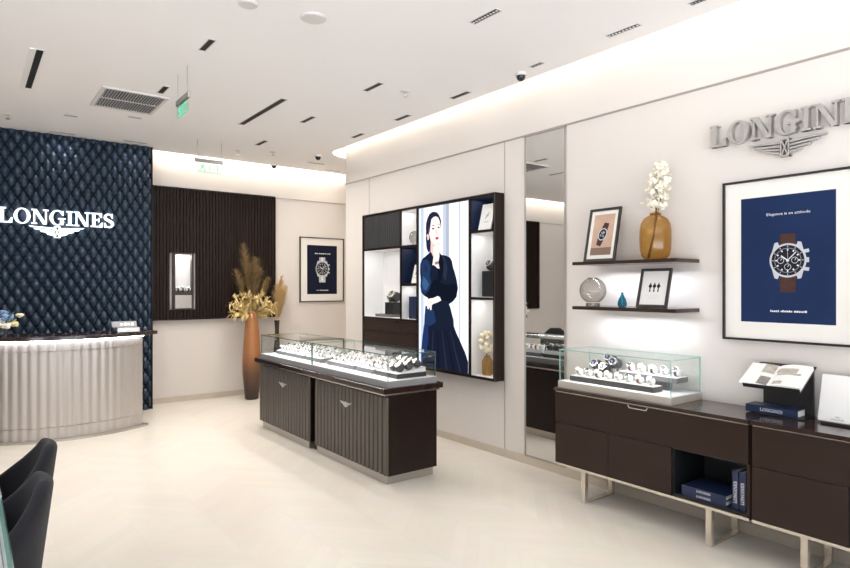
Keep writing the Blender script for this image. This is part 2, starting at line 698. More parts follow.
def flat_text(mb, text, size, uc, v, mp, w, m, width=None):
    ps, tw = sans_polys(text, size)
    k = (width / tw) if width else 1.0
    for p in ps:
        flat(mb, [(uc + (x - tw / 2) * k, v + y) for x, y in p], mp, w, m)
CEIL = 3.22
XW = 3.80          # right wall
YB = 8.27          # back wall
XL, YF = -2.8, -4.2
# ------------------------------------------------------------------ room shell
b = MB().box(XL - .2, 5.4, YF, YB + .2, -.1, 0, 'chevron_stone')
struct(b.build('floor'))

# wall with the opening for the built-in display cabinet
cy0, cy1, cz0, cz1 = 3.84, 6.06, .667, 2.333
b = MB()
XR = 3.98
b.box(XW, XR, YF, cy0, 0, 3.45, 'wall_paint')
b.box(XW, XR, cy1, 6.64, 0, 3.45, 'wall_paint')
b.box(XW, XR, cy0, cy1, 0, cz0, 'wall_paint')
b.box(XW, XR, cy0, cy1, cz1, 3.45, 'wall_paint')
b.box(XR, 5.3, YF, 6.64, 0, 3.45, 'wall_paint')
struct(b.build('wall_right'))
struct(MB().box(XL - .15, 5.4, YB, YB + .15, 0, 3.45, 'wall_paint').build('wall_back'))
struct(MB().box(XL - .15, XL, 1.2, YB, 0, 3.45, 'wall_paint').build('wall_left'))
struct(MB().box(5.3, 5.4, 6.64, YB, 0, 3.45, 'wall_paint').build('wall_passage'))
# ceiling slab stops short of the walls (light coves), rounded round the end of the right wall
pts = [(XL, YF), (3.71, YF), (3.71, 6.72)]
for k in range(1, 13):
    a = PI - PI / 2 * k / 12
    pts.append((4.06 + .35 * math.cos(a), 6.72 + .35 * math.sin(a)))
pts += [(5.3, 7.07), (5.3, 8.12), (XL, 8.12)]
b = MB().prism(pts, lambda u, v, w: (u, v, w), CEIL, 3.449, 'ceiling_paint')
b.box(XL - .15, 5.4, YF, YB + .15, 3.45, 3.55, 'ceiling_paint')
struct(b.build('ceiling'))
# baseboards
struct(MB().box(XW - .012, XW, YF, 6.652, 0, .068, 'baseboard_stone').box(XW - .012, 5.3, 6.64, 6.652, 0, .068, 'baseboard_stone').build('baseboard_right'))
struct(MB().box(1.84, 5.3, YB - .012, YB, 0, .07, 'baseboard_stone').box(XL, -.12, YB - .012, YB, 0, .07, 'baseboard_stone').build('baseboard_back'))
# joint lines of the wall panelling
b = MB().box(XW - .005, XW, YF, 6.645, 2.780, 2.794, 'joint_metal').box(XW - .005, 5.3, 6.64, 6.645, 2.780, 2.794, 'joint_metal')
struct(b.build('trim_1'))
b = MB().box(3.5, 5.3, YB - .005, YB, 2.782, 2.794, 'joint_metal').box(XL, -1.5, YB - .005, YB, 2.782, 2.794, 'joint_metal')
struct(b.build('trim_2'))
b = MB()
for y in (6.085, 3.832):
    b.box(XW - .003, XW, y - .003, y + .003, .068, 2.78, 'joint_metal')
struct(b.build('trim_3'))

# ------------------------------------------------------------------ quilted feature wall behind the reception
QX0, QX1, QY = -.12, 1.84, 7.97
qw, qh = .112, .19
nx, nz = 206, 270
vs, fs = [], []
for j in range(nz + 1):
    for i in range(nx + 1):
        x = QX0 + .012 + (QX1 - QX0 - .024) * i / nx
        z = .004 + (CEIL - .008) * j / nz
        gx, gz = i / 12.0, j / 16.0        # the mesh rows fall on the seams
        u, v = gx + gz, gx - gz
        h = abs(math.sin(PI * u)) ** .55 * (.35 + .65 * abs(math.sin(PI * v)) ** .6)
        e = min(1, i / 3, (nx - i) / 3)
        vs.append((x, QY - .055 * h * e, z))
for j in range(nz):
    for i in range(nx):
        a = j * (nx + 1) + i
        fs.append((a, a + 1, a + nx + 2, a + nx + 1))
q = thing('quilted_wall_panel', 'tall navy diamond quilted leather wall panel behind the reception counter', 'wall panel', (.86, QY, 0))
b = MB()
b.raw(vs, fs, 'navy_leather')
seam = b.mi('seam_thread')
for j in range(nz):
    for i in range(nx):
        gx, gz = (i + .5) / 12.0, (j + .5) / 16.0
        if min(abs(u - round(u)) for u in (gx + gz, gx - gz)) < .058:      # stitched seams, their crease shade put in as near-black colour
            b.m[j * nx + i] = seam
o = b.build('quilted_leather', q)
o.data.polygons.foreach_set('use_smooth', [True] * len(o.data.polygons))
b = MB().box(QX0, QX1, QY + .001, YB - .001, 0, CEIL - .002, 'void_black')
b.box(QX1 - .012, QX1, QY - .012, QY, 0, CEIL - .002, 'dark_wood').box(QX0, QX0 + .012, QY - .012, QY, 0, CEIL - .002, 'dark_wood')
b.build('edge_frame', q)


def sign(name, label, text, mp, u0, v0, h, wc, ws, wv, w0, w1, face, side, led=False):
    t = thing(name, label, 'sign', mp(wc, v0, 0))
    ws_, end = word(text, u0, v0, h)
    for ch, polys in ws_:
        b = MB()
        for k, p in enumerate(polys):
            b.prism(p, mp, w0, w1 + .0001 * k, face, side)
        b.build('letter', t)
    b = MB()
    for k, p in enumerate(wings(wc, wv, ws)):
        b.prism(p, mp, w0, w1 + .0001 * k, face, side)
    b.build('winged_emblem', t)
    return t, end


mpq = back_wall(QY)
sign('illuminated_sign', 'glowing white brand lettering and winged emblem on the navy quilted panel', 'LONGINES', mpq, .285, 2.195, .1635, .824, .27, 2.175, .057, .080, 'sign_light', 'sign_light')
mpr = right_wall(XW)
sign('wall_sign', 'brushed steel brand lettering and winged emblem above the big framed poster', 'LONGINES', mpr, -1.957, 2.377, .136, -1.518, .212, 2.350, .012, .05, 'sign_steel', 'sign_steel')

# ------------------------------------------------------------------ dark slatted panels beside it
def slats(x0, x1, label, hole=None):
    t = thing('slatted_wall_panel', label, 'wall panel', ((x0 + x1) / 2, 8.22, 1.085))
    b = MB()
    z0, z1 = 1.085, 2.782
    n = round((x1 - x0) / .042)
    p = (x1 - x0) / n

    def piece(a, c, za, zb, y0, m):
        b.box(a, c, y0, YB - .001, za, zb, m)
    spans = []
    for i in range(n):
        a, c = x0 + i * p, x0 + (i + 1) * p
        if hole and c > hole[0] and a < hole[1]:
            rng = [(z0, hole[2]), (hole[3], z1)]
        else:
            rng = [(z0, z1)]
        for za, zb in rng:
            b.box(a, a + p * .62, 8.198, 8.222, za, zb, 'slat_wood')
            b.box(a, c, 8.222, YB - .001, za, zb, 'void_black')
    b.build('slats', t)
    b = MB()
    b.box(x0 - .004, x1 + .004, 8.190, YB - .001, z1, z1 + .012, 'dark_wood').box(x0 - .004, x1 + .004, 8.190, YB - .001, z0 - .014, z0, 'dark_wood')
    b.box(x1, x1 + .012, 8.190, YB - .001, z0, z1, 'dark_wood').box(x0 - .012, x0, 8.190, YB - .001, z0, z1, 'dark_wood')
    b.build('border', t)
    return t


hx0, hx1, hz0, hz1 = 2.14, 2.40, 1.205, 1.945
slats(1.855, 3.53, 'dark brown vertical slat panel right of the navy quilted panel, with a small lit niche', (hx0, hx1, hz0, hz1))
slats(-1.50, -.135, 'dark brown vertical slat panel left of the navy quilted panel')
# lit niche
t = thing('wall_niche_showcase', 'small lit white niche showcase let into the dark slat panel', 'showcase', (2.27, 8.2, hz0))
b = MB()
n0, n1 = 2.1415, 2.3985
b.box(n0, 2.166, 8.186, 8.262, hz0, hz1, 'frame_brown').box(2.374, n1, 8.186, 8.262, hz0, hz1, 'frame_brown')
b.box(2.166, 2.374, 8.186, 8.262, hz1 - .02, hz1, 'frame_brown').box(2.166, 2.374, 8.186, 8.262, hz0, hz0 + .018, 'frame_brown')
b.box(2.166, 2.374, 8.186, 8.262, 1.395, 1.440, 'frame_brown')
b.build('frame', t)
MB().box(2.166, 2.374, 8.256, 8.262, 1.44, hz1 - .02, 'white_matte').build('back_panel', t)
MB().box(2.166, 2.374, 8.196, 8.262, hz0 + .018, 1.395, 'brushed_steel').build('drawer_front', t)

# ------------------------------------------------------------------ wall mirror
t = thing('wall_mirror', 'tall narrow mirror panel in the right wall beside the long sideboard', 'mirror', (XW, 3.32, .07))
my0, my1 = P(566.5, 300, X=XW).y, P(525.5, 300, X=XW).y
MB().box(XW - .010, XW - .0005, my0 + .012, my1 - .012, .08, 2.768, 'mirror_silver').build('mirror_glass', t)
b = MB()
for ya, yb in ((my0, my0 + .012), (my1 - .012, my1)):
    b.box(XW - .014, XW - .0005, ya, yb, .07, 2.779, 'joint_metal')
b.box(XW - .014, XW - .0005, my0, my1, .068, .08, 'joint_metal').box(XW - .014, XW - .0005, my0, my1, 2.768, 2.779, 'joint_metal')
b.build('frame', t)

# ------------------------------------------------------------------ reception counter
RC, RR = (.86, 8.02), 1.18


def arc(r, a0, a1, n):
    return [(RC[0] + r * math.sin(a0 + (a1 - a0) * k / n), RC[1] - r * math.cos(a0 + (a1 - a0) * k / n)) for k in range(n + 1)]


t = thing('reception_counter', 'curved reception counter with pearl fluted front and dark top', 'reception counter', (.86, 7.0, 0))
A = math.radians(34.8)
xy = lambda u, v, w: (u, v, w)


def fluted(z0, z1, amp, r0):
    n = 18 * 12
    out = []
    for k in range(n + 1):
        a = -A + 2 * A * k / n
        r = r0 + amp * (.5 - .5 * math.cos(2 * PI * k / 12)) ** .8
        out.append((RC[0] + r * math.sin(a), RC[1] - r * math.cos(a)))
    back = [(RC[0] + .72 * math.tan(A) * 1.0, RC[1] - .75), (RC[0] - .72 * math.tan(A), RC[1] - .75)]
    b = MB().prism(out + back, xy, z0, z1, 'pearl_flute')
    return b


o = fluted(.14, .874, .008, RR - .008).build('fluted_front', t, smooth=True)
fluted(.878, .955, .008, RR - .008).build('upper_band', t, smooth=True)
fluted(.022, .136, .008, RR - .008).build('lower_band', t, smooth=True)
b = MB().prism(arc(RR - .02, -A, A, 30) + [(RC[0] + .5, RC[1] - .77), (RC[0] - .5, RC[1] - .77)], xy, .13, .985, 'joint_metal')
b.build('carcass', t)
b = MB().prism(arc(RR + .03, -A - .035, A + .035, 30) + [(RC[0] + .56, RC[1] - .74), (RC[0] - .56, RC[1] - .74)], xy, 0, .022, 'brushed_steel')
b.build('plinth', t)
A2 = math.radians(41)
out = arc(RR + .08, -A2, A2, 40)
inn = arc(.74, A2 * .98, -A2 * .98, 30)
b = MB().prism(out + inn, xy, .985, 1.025, 'dark_wood_top')
b.build('counter_top', t, bevel=.006)
b = MB().prism(arc(RR + .022, -A + .01, A - .01, 40) + list(reversed(arc(RR + .008, -A + .01, A - .01, 40))), xy, .974, .984, 'led_counter')
b.build('led_strip', t)

# flowers on the left end
def flowers():
    c = Vector((.28, 7.02, 1.026))
    t = thing('flower_bouquet', 'posy of white, yellow and blue flowers at the left end of the reception counter', 'flowers', c)
    MB().lathe([(.045, 0), (.06, .02), (.055, .06), (.06, .08)], c, 'clear_glass', 20, capt=False).build('vase', t, smooth=True)
    rnd = random.Random(3)
    spots = [(.00, .00, .20, .045, 'petal_white'), (.09, -.02, .17, .04, 'petal_yellow'), (.14, .0, .25, .033, 'petal_cream'), (.04, -.05, .235, .05, 'petal_blue'),
             (-.07, -.03, .25, .045, 'petal_yellow'), (-.05, -.06, .18, .045, 'petal_white'), (.03, -.06, .155, .042, 'petal_white'), (-.12, .02, .20, .04, 'petal_blue'),
             (.02, .03, .28, .035, 'petal_blue'), (.08, .04, .21, .038, 'petal_white'), (-.13, -.05, .13, .04, 'petal_cream')]
    for dx, dy, dz, r, m in spots:
        b = MB()
        p = c + Vector((dx, dy, dz - .055))
        b.blob(p, r * .6, m, 8, 5)
        for k in range(11):
            a = 2 * PI * k / 11
            q = p + Vector((math.cos(a) * r * .55, math.sin(a) * r * .55, (rnd.random() - .3) * r * .7))
            b.blob(q, r * .55, m, 6, 4, .3, (1, 1, .7))
        b.build('bloom', t, smooth=True)
        b = MB()
        b.tube([c + Vector((0, 0, .03)), c + Vector((dx * .3, dy * .3, .12)), p], .003, 'leaf_green', 5)
        b.build('stem', t)
    for k in range(16):
        a = rnd.random() * 2 * PI
        l = .12 + rnd.random() * .10
        d = Vector((math.cos(a), math.sin(a) * .7, .55 + rnd.random() * .9)).normalized()
        s = d.cross(Vector((0, 0, 1))).normalized() * .018
        p0 = c + Vector((0, 0, .075)) + d * .05
        b = MB()
        m = 'leaf_green' if k % 3 else 'leaf_teal'
        b.raw([p0, p0 + d * l * .5 + s + Vector((0, 0, .01)), p0 + d * l, p0 + d * l * .5 - s + Vector((0, 0, .01)), p0 + d * l * .5 - Vector((0, 0, .006))], [(0, 1, 4), (1, 2, 4), (2, 3, 4), (3, 0, 4)], m)
        b.build('leaf', t)


flowers()
# card holder on the right end
t = thing('card_holder', 'small silver card holder on the right end of the reception counter', 'card holder', (1.36, 6.98, 1.026))
b = MB().box(1.26, 1.475, 6.93, 7.07, 1.026, 1.075, 'wrap_silver')
b.build('base', t, bevel=.004)
b = MB()
b.raw([(1.23, 7.04, 1.078), (1.47, 7.04, 1.078), (1.47, 7.075, 1.135), (1.23, 7.075, 1.135), (1.23, 7.046, 1.074), (1.47, 7.046, 1.074), (1.47, 7.081, 1.131), (1.23, 7.081, 1.131)],
      [(0, 1, 2, 3), (7, 6, 5, 4), (0, 4, 5, 1), (1, 5, 6, 2), (2, 6, 7, 3), (3, 7, 4, 0)], 'mesh_grey')
b.build('sloped_plate', t)
b = MB()
for k in range(4):
    x = 1.305 + k * .035
    b.raw([(x, 7.045, 1.085), (x + .032, 7.045, 1.085), (x + .028, 7.062, 1.118 + .006 * (k % 2)), (x + .004, 7.062, 1.118), (x, 7.05, 1.083), (x + .032, 7.05, 1.083), (x + .028, 7.067, 1.116), (x + .004, 7.067, 1.114)],
          [(0, 1, 2, 3), (7, 6, 5, 4), (0, 4, 5, 1), (1, 5, 6, 2), (2, 6, 7, 3), (3, 7, 4, 0)], 'paper')
b.build('cards', t)

# ------------------------------------------------------------------ tub chairs
def chair(loc, rz, label, cat='chair', group=None):
    t = thing('tub_chair', label, cat, (0, 0, 0), group)
    th = math.radians(128)
    n = 40
    vs, fs = [], []
    prof_n = None
    for i in range(n + 1):
        a = -th + 2 * th * i / n
        s = abs(a) / th
        top = .830 - .02 * s - .42 * max(0, s - .15)
        tk = .052 * (1 - .25 * s)
        loop = []
        z0 = .34
        for k in range(7):           # outer face, up
            f = k / 6
            z = z0 + (top - .03 - z0) * f
            r = .235 + .060 * f * (1 - .45 * s)
            if k == 0:
                r -= .03
            loop.append((r, z))
        for k in range(1, 6):        # rolled top
            q = PI * k / 6
            r = .235 + .060 * (1 - .45 * s) - tk / 2 + tk / 2 * math.cos(q)
            loop.append((r, top - .03 + .03 * math.sin(q)))
        for k in range(6, -1, -1):   # inner face, down
            f = k / 6
            z = z0 + .05 + (top - .03 - z0 - .05) * f
            r = .235 + .060 * f * (1 - .45 * s) - tk
            loop.append((r, z))
        prof_n = len(loop)
        for r, z in loop:
            vs.append((r * math.cos(a) * .98, r * math.sin(a) * .92, z))
    for i in range(n):
        for k in range(prof_n):
            q = (k + 1) % prof_n
            fs.append((i * prof_n + k, (i + 1) * prof_n + k, (i + 1) * prof_n + q, i * prof_n + q))
    fs.append(tuple(range(prof_n)))
    fs.append(tuple(reversed(range(n * prof_n, (n + 1) * prof_n))))
    b = MB()
    b.raw(vs, fs, 'chair_fabric')
    b.build('backrest', t, smooth=True)
    b = MB().lathe([(.16, .335), (.205, .345), (.215, .38), (.213, .44), (.20, .462), (.15, .472), (0.02, .474)], (-.03, 0, 0), 'chair_fabric', 36)
    b.build('seat', t, smooth=True)
    for sx, sy in ((1, 1), (1, -1), (-1, 1), (-1, -1)):
        b = MB().tube([(sx * .12, sy * .13, .34), (sx * .19, sy * .20, 0)], lambda f: .017 - .007 * f, 'chair_leg', 10)
        b.build('leg', t, smooth=True)
    t.location = loc
    t.rotation_euler = (0, 0, rz)
    return t


chair((-.035, 2.54, 0), 0, 'charcoal fabric tub chair nearest the camera, tucked under the glass desk', group='tub chairs at the glass desk')
chair((.035, 3.10, 0), 0, 'charcoal fabric tub chair behind the nearest one, beyond it at the glass desk', group='tub chairs at the glass desk')
chair((-.36, 6.80, 0), math.radians(-40), 'charcoal tub chair left of the reception counter, seen in the mirror')

# glass topped desk at the left edge
t = thing('glass_display_desk', 'white display desk with teal edged glass top at the bottom left edge', 'desk', (-.3, 2.2, 0))
dx0, dx1, dy0, dy1 = -.62, .097, 1.25, 3.42
b = MB().box(dx0, dx1 - .012, dy0, dy1, .708, .718, 'deck_white')
b.build('display_deck', t, bevel=.003)
MB().box(dx0, dx1, dy0 - .01, dy1 + .01, .792, .804, 'case_glass', 'glass_edge', 'z').build('glass_top', t)
MB().box(dx1 - .011, dx1 - .001, dy0, dy1, .708, .791, 'case_glass', 'glass_edge', 'x').build('glass_pane', t)
MB().box(dx0, dx0 + .010, dy0, dy1, .7185, .791, 'case_glass', 'glass_edge', 'x').build('glass_pane', t)
MB().box(dx0 + .012, dx1 - .014, dy1 - .01, dy1, .7185, .791, 'case_glass', 'glass_edge', 'y').build('glass_pane', t)
MB().box(dx0 + .012, dx1 - .014, dy0, dy0 + .01, .7185, .791, 'case_glass', 'glass_edge', 'y').build('glass_pane', t)
MB().box(dx0 + .02, dx0 + .12, dy0 + .05, dy1 - .05, 0, .7075, 'dark_wood').build('base', t, bevel=.004)
# ------------------------------------------------------------------ island showcase
IX0, IX1 = 2.52, 3.0
IY0, IY1 = 3.79, 6.26


def island_cabinet(y0, y1, label, ey):
    t = thing('display_cabinet', label, 'display cabinet', ((IX0 + IX1) / 2, (y0 + y1) / 2, 0), 'island display cabinets')
    MB().box(IX0 + .018, IX1, y0, y1, .07, .682, 'dark_wood').build('body', t, bevel=.002)
    b = MB()
    n = round((y1 - y0) / .062)
    p = (y1 - y0) / n
    mp = right_wall(IX0 + .018)
    for i in range(n):
        a = y0 + i * p
        w = .004
        pr = [(a + w, 0), (a + p - w, 0), (a + p - w - .008, .018), (a + w + .008, .018)]
        b.prism([(-u, v) for u, v in pr], lambda u, v, h: (IX0 + .018 - v, -u, h), .075, .664, 'flute_wood')
    b.build('fluted_front', t)
    MB().box(IX0 + .025, IX1 - .01, y0 + .04, y1 - (.04 if y1 > 6 else .0), 0, .07, 'brushed_steel').build('plinth', t)
    b = MB()
    mp = right_wall(IX0)
    for k, q in enumerate(wings(-ey, .545, .092)):
        b.prism(q, mp, 0, .007 + .0001 * k, 'emblem_silver')
    b.build('winged_emblem', t)
    return t


island_cabinet(IY0, 4.965, 'dark fluted display cabinet of the island, half nearest the camera', P(346, 405, X=IX0).y)
island_cabinet(5.085, IY1, 'dark fluted display cabinet of the island, far half by the tall copper vase', P(283, 386, X=IX0).y)
t = thing('island_filler', 'recessed black strip between the two island cabinets', 'filler strip', (2.76, 5.025, 0))
MB().box(IX0 + .06, IX1, 4.967, 5.083, 0.0, .68, 'void_black').build('panel', t)
t = thing('island_worktop', 'long dark glossy top with steel line across both island cabinets', 'worktop', (2.76, 5.02, .682))
MB().box(2.495, 3.015, 3.775, 6.262, .683, .700, 'steel').build('steel_line', t)
MB().box(2.472, 3.035, 3.752, 6.275, .700, .742, 'dark_wood_top').build('slab', t, bevel=.002)


def vitrine(name, label, x0, x1, y0, y1, z0, zb, z1, base, top, edge='glass_edge', divider=None):
    t = thing(name, label, 'glass showcase', ((x0 + x1) / 2, (y0 + y1) / 2, z0))
    b = MB().box(x0 - .006, x1 + .006, y0 - .006, y1 + .006, z0, zb - .002, base)
    b.box(x0 - .003, x1 + .003, y0 - .003, y1 + .003, zb - .002, zb, top)
    b.build('base', t)
    g = .007
    MB().box(x0, x1, y0, y1, z1 - g, z1, 'case_glass', edge, 'z').build('top_pane', t)
    for xa in (x0, x1 - g):
        MB().box(xa, xa + g, y0 + .0005, y1 - .0005, zb, z1 - g - .0005, 'case_glass', edge, 'x').build('side_pane', t)
    for ya in (y0, y1 - g):
        MB().box(x0 + g + .0005, x1 - g - .0005, ya, ya + g, zb, z1 - g - .0005, 'case_glass', edge, 'y').build('end_pane', t)
    return t


vitrine('glass_showcase', 'long glass showcase of watches on the near half of the island top', 2.525, 2.985, 3.785, 5.03, .742, .79, .99, 'deck_edge', 'deck_white', 'glass_edge_dark')
vitrine('glass_showcase', 'long glass showcase of watches on the far half of the island top', 2.525, 2.985, 5.045, 6.22, .742, .79, .99, 'deck_edge', 'deck_white', 'glass_edge_dark')

# ------------------------------------------------------------------ watches on cushions
WATCH = {}


def watch(loc, label, strap, dial, cush='cushion_white', s=1.0, rz=0.0, group=None, case='steel', tilt=38):
    key = (strap, dial, cush, case, tilt)
    if key not in WATCH:
        t = thing('wristwatch', label, 'watch', (0, 0, 0), group)
        c = Vector((0, 0, .024))
        b = MB().lathe([(.012, -.024), (.0205, -.021), (.0225, -.012), (.0225, .012), (.0205, .021), (.012, .024)], c, cush, 16, 'y')
        b.build('cushion', t, smooth=True)
        b = MB().lathe([(.0232, -.009), (.0252, -.009), (.0252, .009), (.0232, .009)], c, strap, 20, 'y', False, False)
        b.build('strap', t, smooth=True)
        a = math.radians(tilt)
        d = Vector((-math.sin(a), 0, math.cos(a)))
        e1 = Vector((0, 1, 0))
        e2 = d.cross(e1)
        mp = lambda u, v, w: c + e1 * u + e2 * v + d * w
        b = MB().prism(circ(0, 0, .0185, 20), mp, .0235, .0325, case)
        b.prism(rect(-.024, -.018, -.003, .003), mp, .026, .030, case)
        b.build('watch_case', t)
        b = MB().prism(circ(0, 0, .0150, 20), mp, .0326, .0330, dial)
        b.prism(rect(-.001, .001, 0, .010), mp, .0330, .0332, 'dial_white' if dial != 'dial_white' else 'dial_black')
        b.prism(rect(0, .008, -.001, .001), mp, .0330, .0332, 'dial_white' if dial != 'dial_white' else 'dial_black')
        b.build('dial', t)
        WATCH[key] = (t, children(t))
    else:
        src, kids = WATCH[key]
        t = dup(src, None, kids)
        t['label'] = label
        if group:
            t['group'] = group
        elif 'group' in t:
            del t['group']
    t.location = loc
    t.rotation_euler = (0, 0, rz)
    t.scale = (s, s, s)
    return t


ORD = ['first', 'second', 'third', 'fourth', 'fifth', 'sixth', 'seventh', 'eighth', 'ninth', 'tenth', 'eleventh']
VAR = [('strap_brown', 'dial_white'), ('strap_black', 'dial_black'), ('steel', 'dial_white'), ('steel', 'dial_blue'), ('strap_red', 'dial_white'), ('steel', 'dial_black')]
rw = random.Random(11)
trays = [(3.835, 4.150, 'nearest the camera'), (4.185, 4.445, 'second from the camera'), (4.485, 4.965, 'third from the camera'),
         (5.085, 5.420, 'fourth from the camera'), (5.465, 6.110, 'farthest from the camera')]
TW = ['nearest', 'second', 'third', 'fourth', 'farthest']
for ti, (y0, y1, lb) in enumerate(trays):
    t = thing('watch_tray', 'grey watch tray in the island showcase, ' + lb, 'tray', (2.78, (y0 + y1) / 2, .79), 'watch trays of the island')
    MB().box(2.645, 2.93, y0, y1, .7905, .826, 'tray_dark' if ti == 0 else 'tray_grey').build('body', t, bevel=.0015)
    b = MB()
    b.raw([(2.650, y0 + .006, .8265), (2.650, y1 - .006, .8265), (2.926, y1 - .006, .863), (2.926, y0 + .006, .863), (2.926, y1 - .006, .8265), (2.926, y0 + .006, .8265)],
          [(0, 3, 2, 1), (3, 5, 4, 2), (0, 5, 3), (1, 2, 4), (0, 1, 4, 5)], 'cushion_white')
    b.build('pad', t)
    n = max(4, round((y1 - y0 - .02) / .066))
    for row, (x, zz) in enumerate(((2.700, .8265 + .0066 + .0008), (2.785, .8265 + .0179 + .0008), (2.870, .8265 + .0291 + .0008))):
        for i in range(n):
            y = y0 + .01 + (y1 - y0 - .02) * (i + .5) / n
            st, dl = VAR[rw.randrange(6)]
            cu = 'cushion_white'
            s = .86
            if ti == 0 and (i < 2 or row == 2):
                st, dl, cu, s = 'strap_black', 'dial_white', 'cushion_dark', 1.22
            label = '%s tray of the island, %s row, %s watch from the near end' % (TW[ti], ('front', 'middle', 'back')[row], ORD[i])
            watch((x, y, zz + .002), label, st, dl, cu, s, 0, 'watches in the island showcases')

# watches in the back wall niche
for k, (x, y) in enumerate(((2.205, 8.225), (2.268, 8.235), (2.335, 8.222))):
    watch((x, y, 1.4405), ['left', 'middle', 'right'][k] + ' watch on white cushion in the small lit niche of the slat panel', 'strap_black', 'dial_white', 'cushion_white', 1.25, PI / 2, 'watches in the wall niche')

# ------------------------------------------------------------------ built-in wall cabinet with light box
XF = 3.69
t = thing('wall_display_cabinet', 'dark wood built-in wall cabinet with lit niches around a tall light box', 'cabinet', (XF, 4.95, cz0))
Ya, Yb, Za, Zb = cy0 + .0015, cy1 - .0015, cz0 + .0015, cz1 - .0015
XBK = 3.965
b = MB()
bt = .024
b.box(XF, XBK, Ya, Ya + bt, Za, Zb, 'dark_wood').box(XF, XBK, Yb - bt, Yb, Za, Zb, 'dark_wood')
b.box(XF, XBK, Ya + bt, Yb - bt, Za, Za + bt, 'dark_wood').box(XF, XBK, Ya + bt, Yb - bt, Zb - bt, Zb, 'dark_wood')
D12, D2S, DS3 = 5.287, 4.990, 4.177
for y in (D12,):
    b.box(XF, XBK, y - .011, y + .011, 1.15, Zb - bt, 'dark_wood')
for y in (D2S, DS3):
    b.box(XF, XBK, y - .011, y + .011, Za + bt, Zb - bt, 'dark_wood')
b.box(XF, XBK, D12 + .011, Yb - bt, 1.917, 1.939, 'dark_wood')
for z in (1.928, 1.524):
    b.box(XF, XBK, D2S + .011, D12 - .011, z - .011, z + .011, 'dark_wood')
for z in (1.150, .857):
    b.box(XF, XBK, D2S + .011, Yb - bt, z - .011, z + .011, 'dark_wood')
for z in (2.0, 1.396):
    b.box(XF, XBK, Ya + bt, DS3 - .011, z - .011, z + .011, 'dark_wood')
b.build('frame', t)
# bright thin front edge round the frame
b = MB()
b.ring([(-Yb, Za), (-Ya, Za), (-Ya, Zb), (-Yb, Zb)], [(-Yb + .005, Za + .005), (-Ya - .005, Za + .005), (-Ya - .005, Zb - .005), (-Yb + .005, Zb - .005)], right_wall(XF), 0, .003, 'flute_wood')
b.build('edge_trim', t)
NICHE = {}


def niche(key, y0, y1, z0, z1, m):
    q = .003
    b = MB().box(XBK - q, XBK, y0, y1, z0, z1, m)
    b.box(XF + .012, XBK - q, y0, y0 + q, z0, z1, m).box(XF + .012, XBK - q, y1 - q, y1, z0, z1, m)
    b.box(XF + .012, XBK - q, y0 + q, y1 - q, z0, z0 + q, m).box(XF + .012, XBK - q, y0 + q, y1 - q, z1 - q, z1, m)
    b.build('niche_lining', t)
    NICHE[key] = (y0, y1, z0 + q, z1)


e = .0005
niche('wide', D12 + .011 + e, Yb - bt - e, 1.161 + e, 1.917 - e, 'white_matte')
niche('a', D2S + .011 + e, D12 - .011 - e, 1.939 + e, Zb - bt - e, 'white_matte')
niche('b', D2S + .011 + e, D12 - .011 - e, 1.535 + e, 1.917 - e, 'navy_lining')
niche('c', D2S + .011 + e, D12 - .011 - e, 1.161 + e, 1.513 - e, 'white_matte')
niche('low', D2S + .011 + e, Yb - bt - e, Za + bt + e, .846 - e, 'white_matte')
niche('r1', Ya + bt + e, DS3 - .011 - e, 2.011 + e, Zb - bt - e, 'navy_lining')
niche('r2', Ya + bt + e, DS3 - .011 - e, 1.407 + e, 1.989 - e, 'white_matte')
niche('r3', Ya + bt + e, DS3 - .011 - e, Za + bt + e, 1.385 - e, 'white_matte')
# fluted door top left
b = MB()
y0, y1 = D12 + .0125, Yb - bt - .002
MB_ = b.box(XF + .016, XF + .03, y0, y1, 1.941, Zb - bt - .002, 'flute_dark')
n = 20
for i in range(n):
    a = y0 + (y1 - y0) * i / n
    c = a + (y1 - y0) / n
    b.prism([(a + .002, 0), (c - .002, 0), (c - .007, .010), (a + .007, .010)], lambda u, v, h: (XF + .016 - v, u, h), 1.941, Zb - bt - .002, 'flute_dark')
b.build('fluted_door', t)
for z0, z1, hz in ((1.0045, 1.137, 1.122), (.870, 1.0015, .878)):
    d = MB().box(XF + .004, XF + .02, D2S + .013, Yb - bt - .002, z0, z1, 'brown_wood').build('drawer', t)
    MB().box(XF - .004, XF + .0035, 5.36, 5.54, hz - .006, hz + .010, 'void_black').build('handle', d)
# the light box
SX = 3.700
sy0, sy1, sz0, sz1 = DS3 + .012, D2S - .012, Za + bt + .001, Zb - bt - .001
scr = MB().box(SX + .004, XBK, sy0, sy1, sz0, sz1, 'black_metal').build('light_box', t)
mps = right_wall(SX)


def S(px, py):
    p = P(px, py, X=SX)
    return (min(max(-p.y, -sy1 + .001), -sy0 - .001), min(max(p.z, sz0 + .001), sz1 - .001))


b = MB()
strips = [(0, .05, 'scr_pale'), (.05, .11, 'scr_grey'), (.11, .36, 'scr_white'), (.36, .44, 'scr_pale'), (.44, .50, 'scr_white'), (.50, .56, 'scr_grey'), (.56, .62, 'scr_shade'),
          (.62, .70, 'scr_white'), (.70, .73, 'scr_pale'), (.73, .80, 'scr_white'), (.80, .83, 'scr_grey'), (.83, .91, 'scr_white'), (.91, .95, 'scr_pale'), (.95, 1, 'scr_white')]
for a, c, m in strips:
    flat(b, rect(-sy1 + (sy1 - sy0) * a, -sy1 + (sy1 - sy0) * c, sz0, sz1), mps, -.0035, m)
b.build('lit_curtain_print', scr)
b = MB()
lay = [0]


def fig(px, m):
    lay[0] += 1
    flat(b, [S(x, y) for x, y in px], mps, -.0033 + lay[0] * .00025, m)


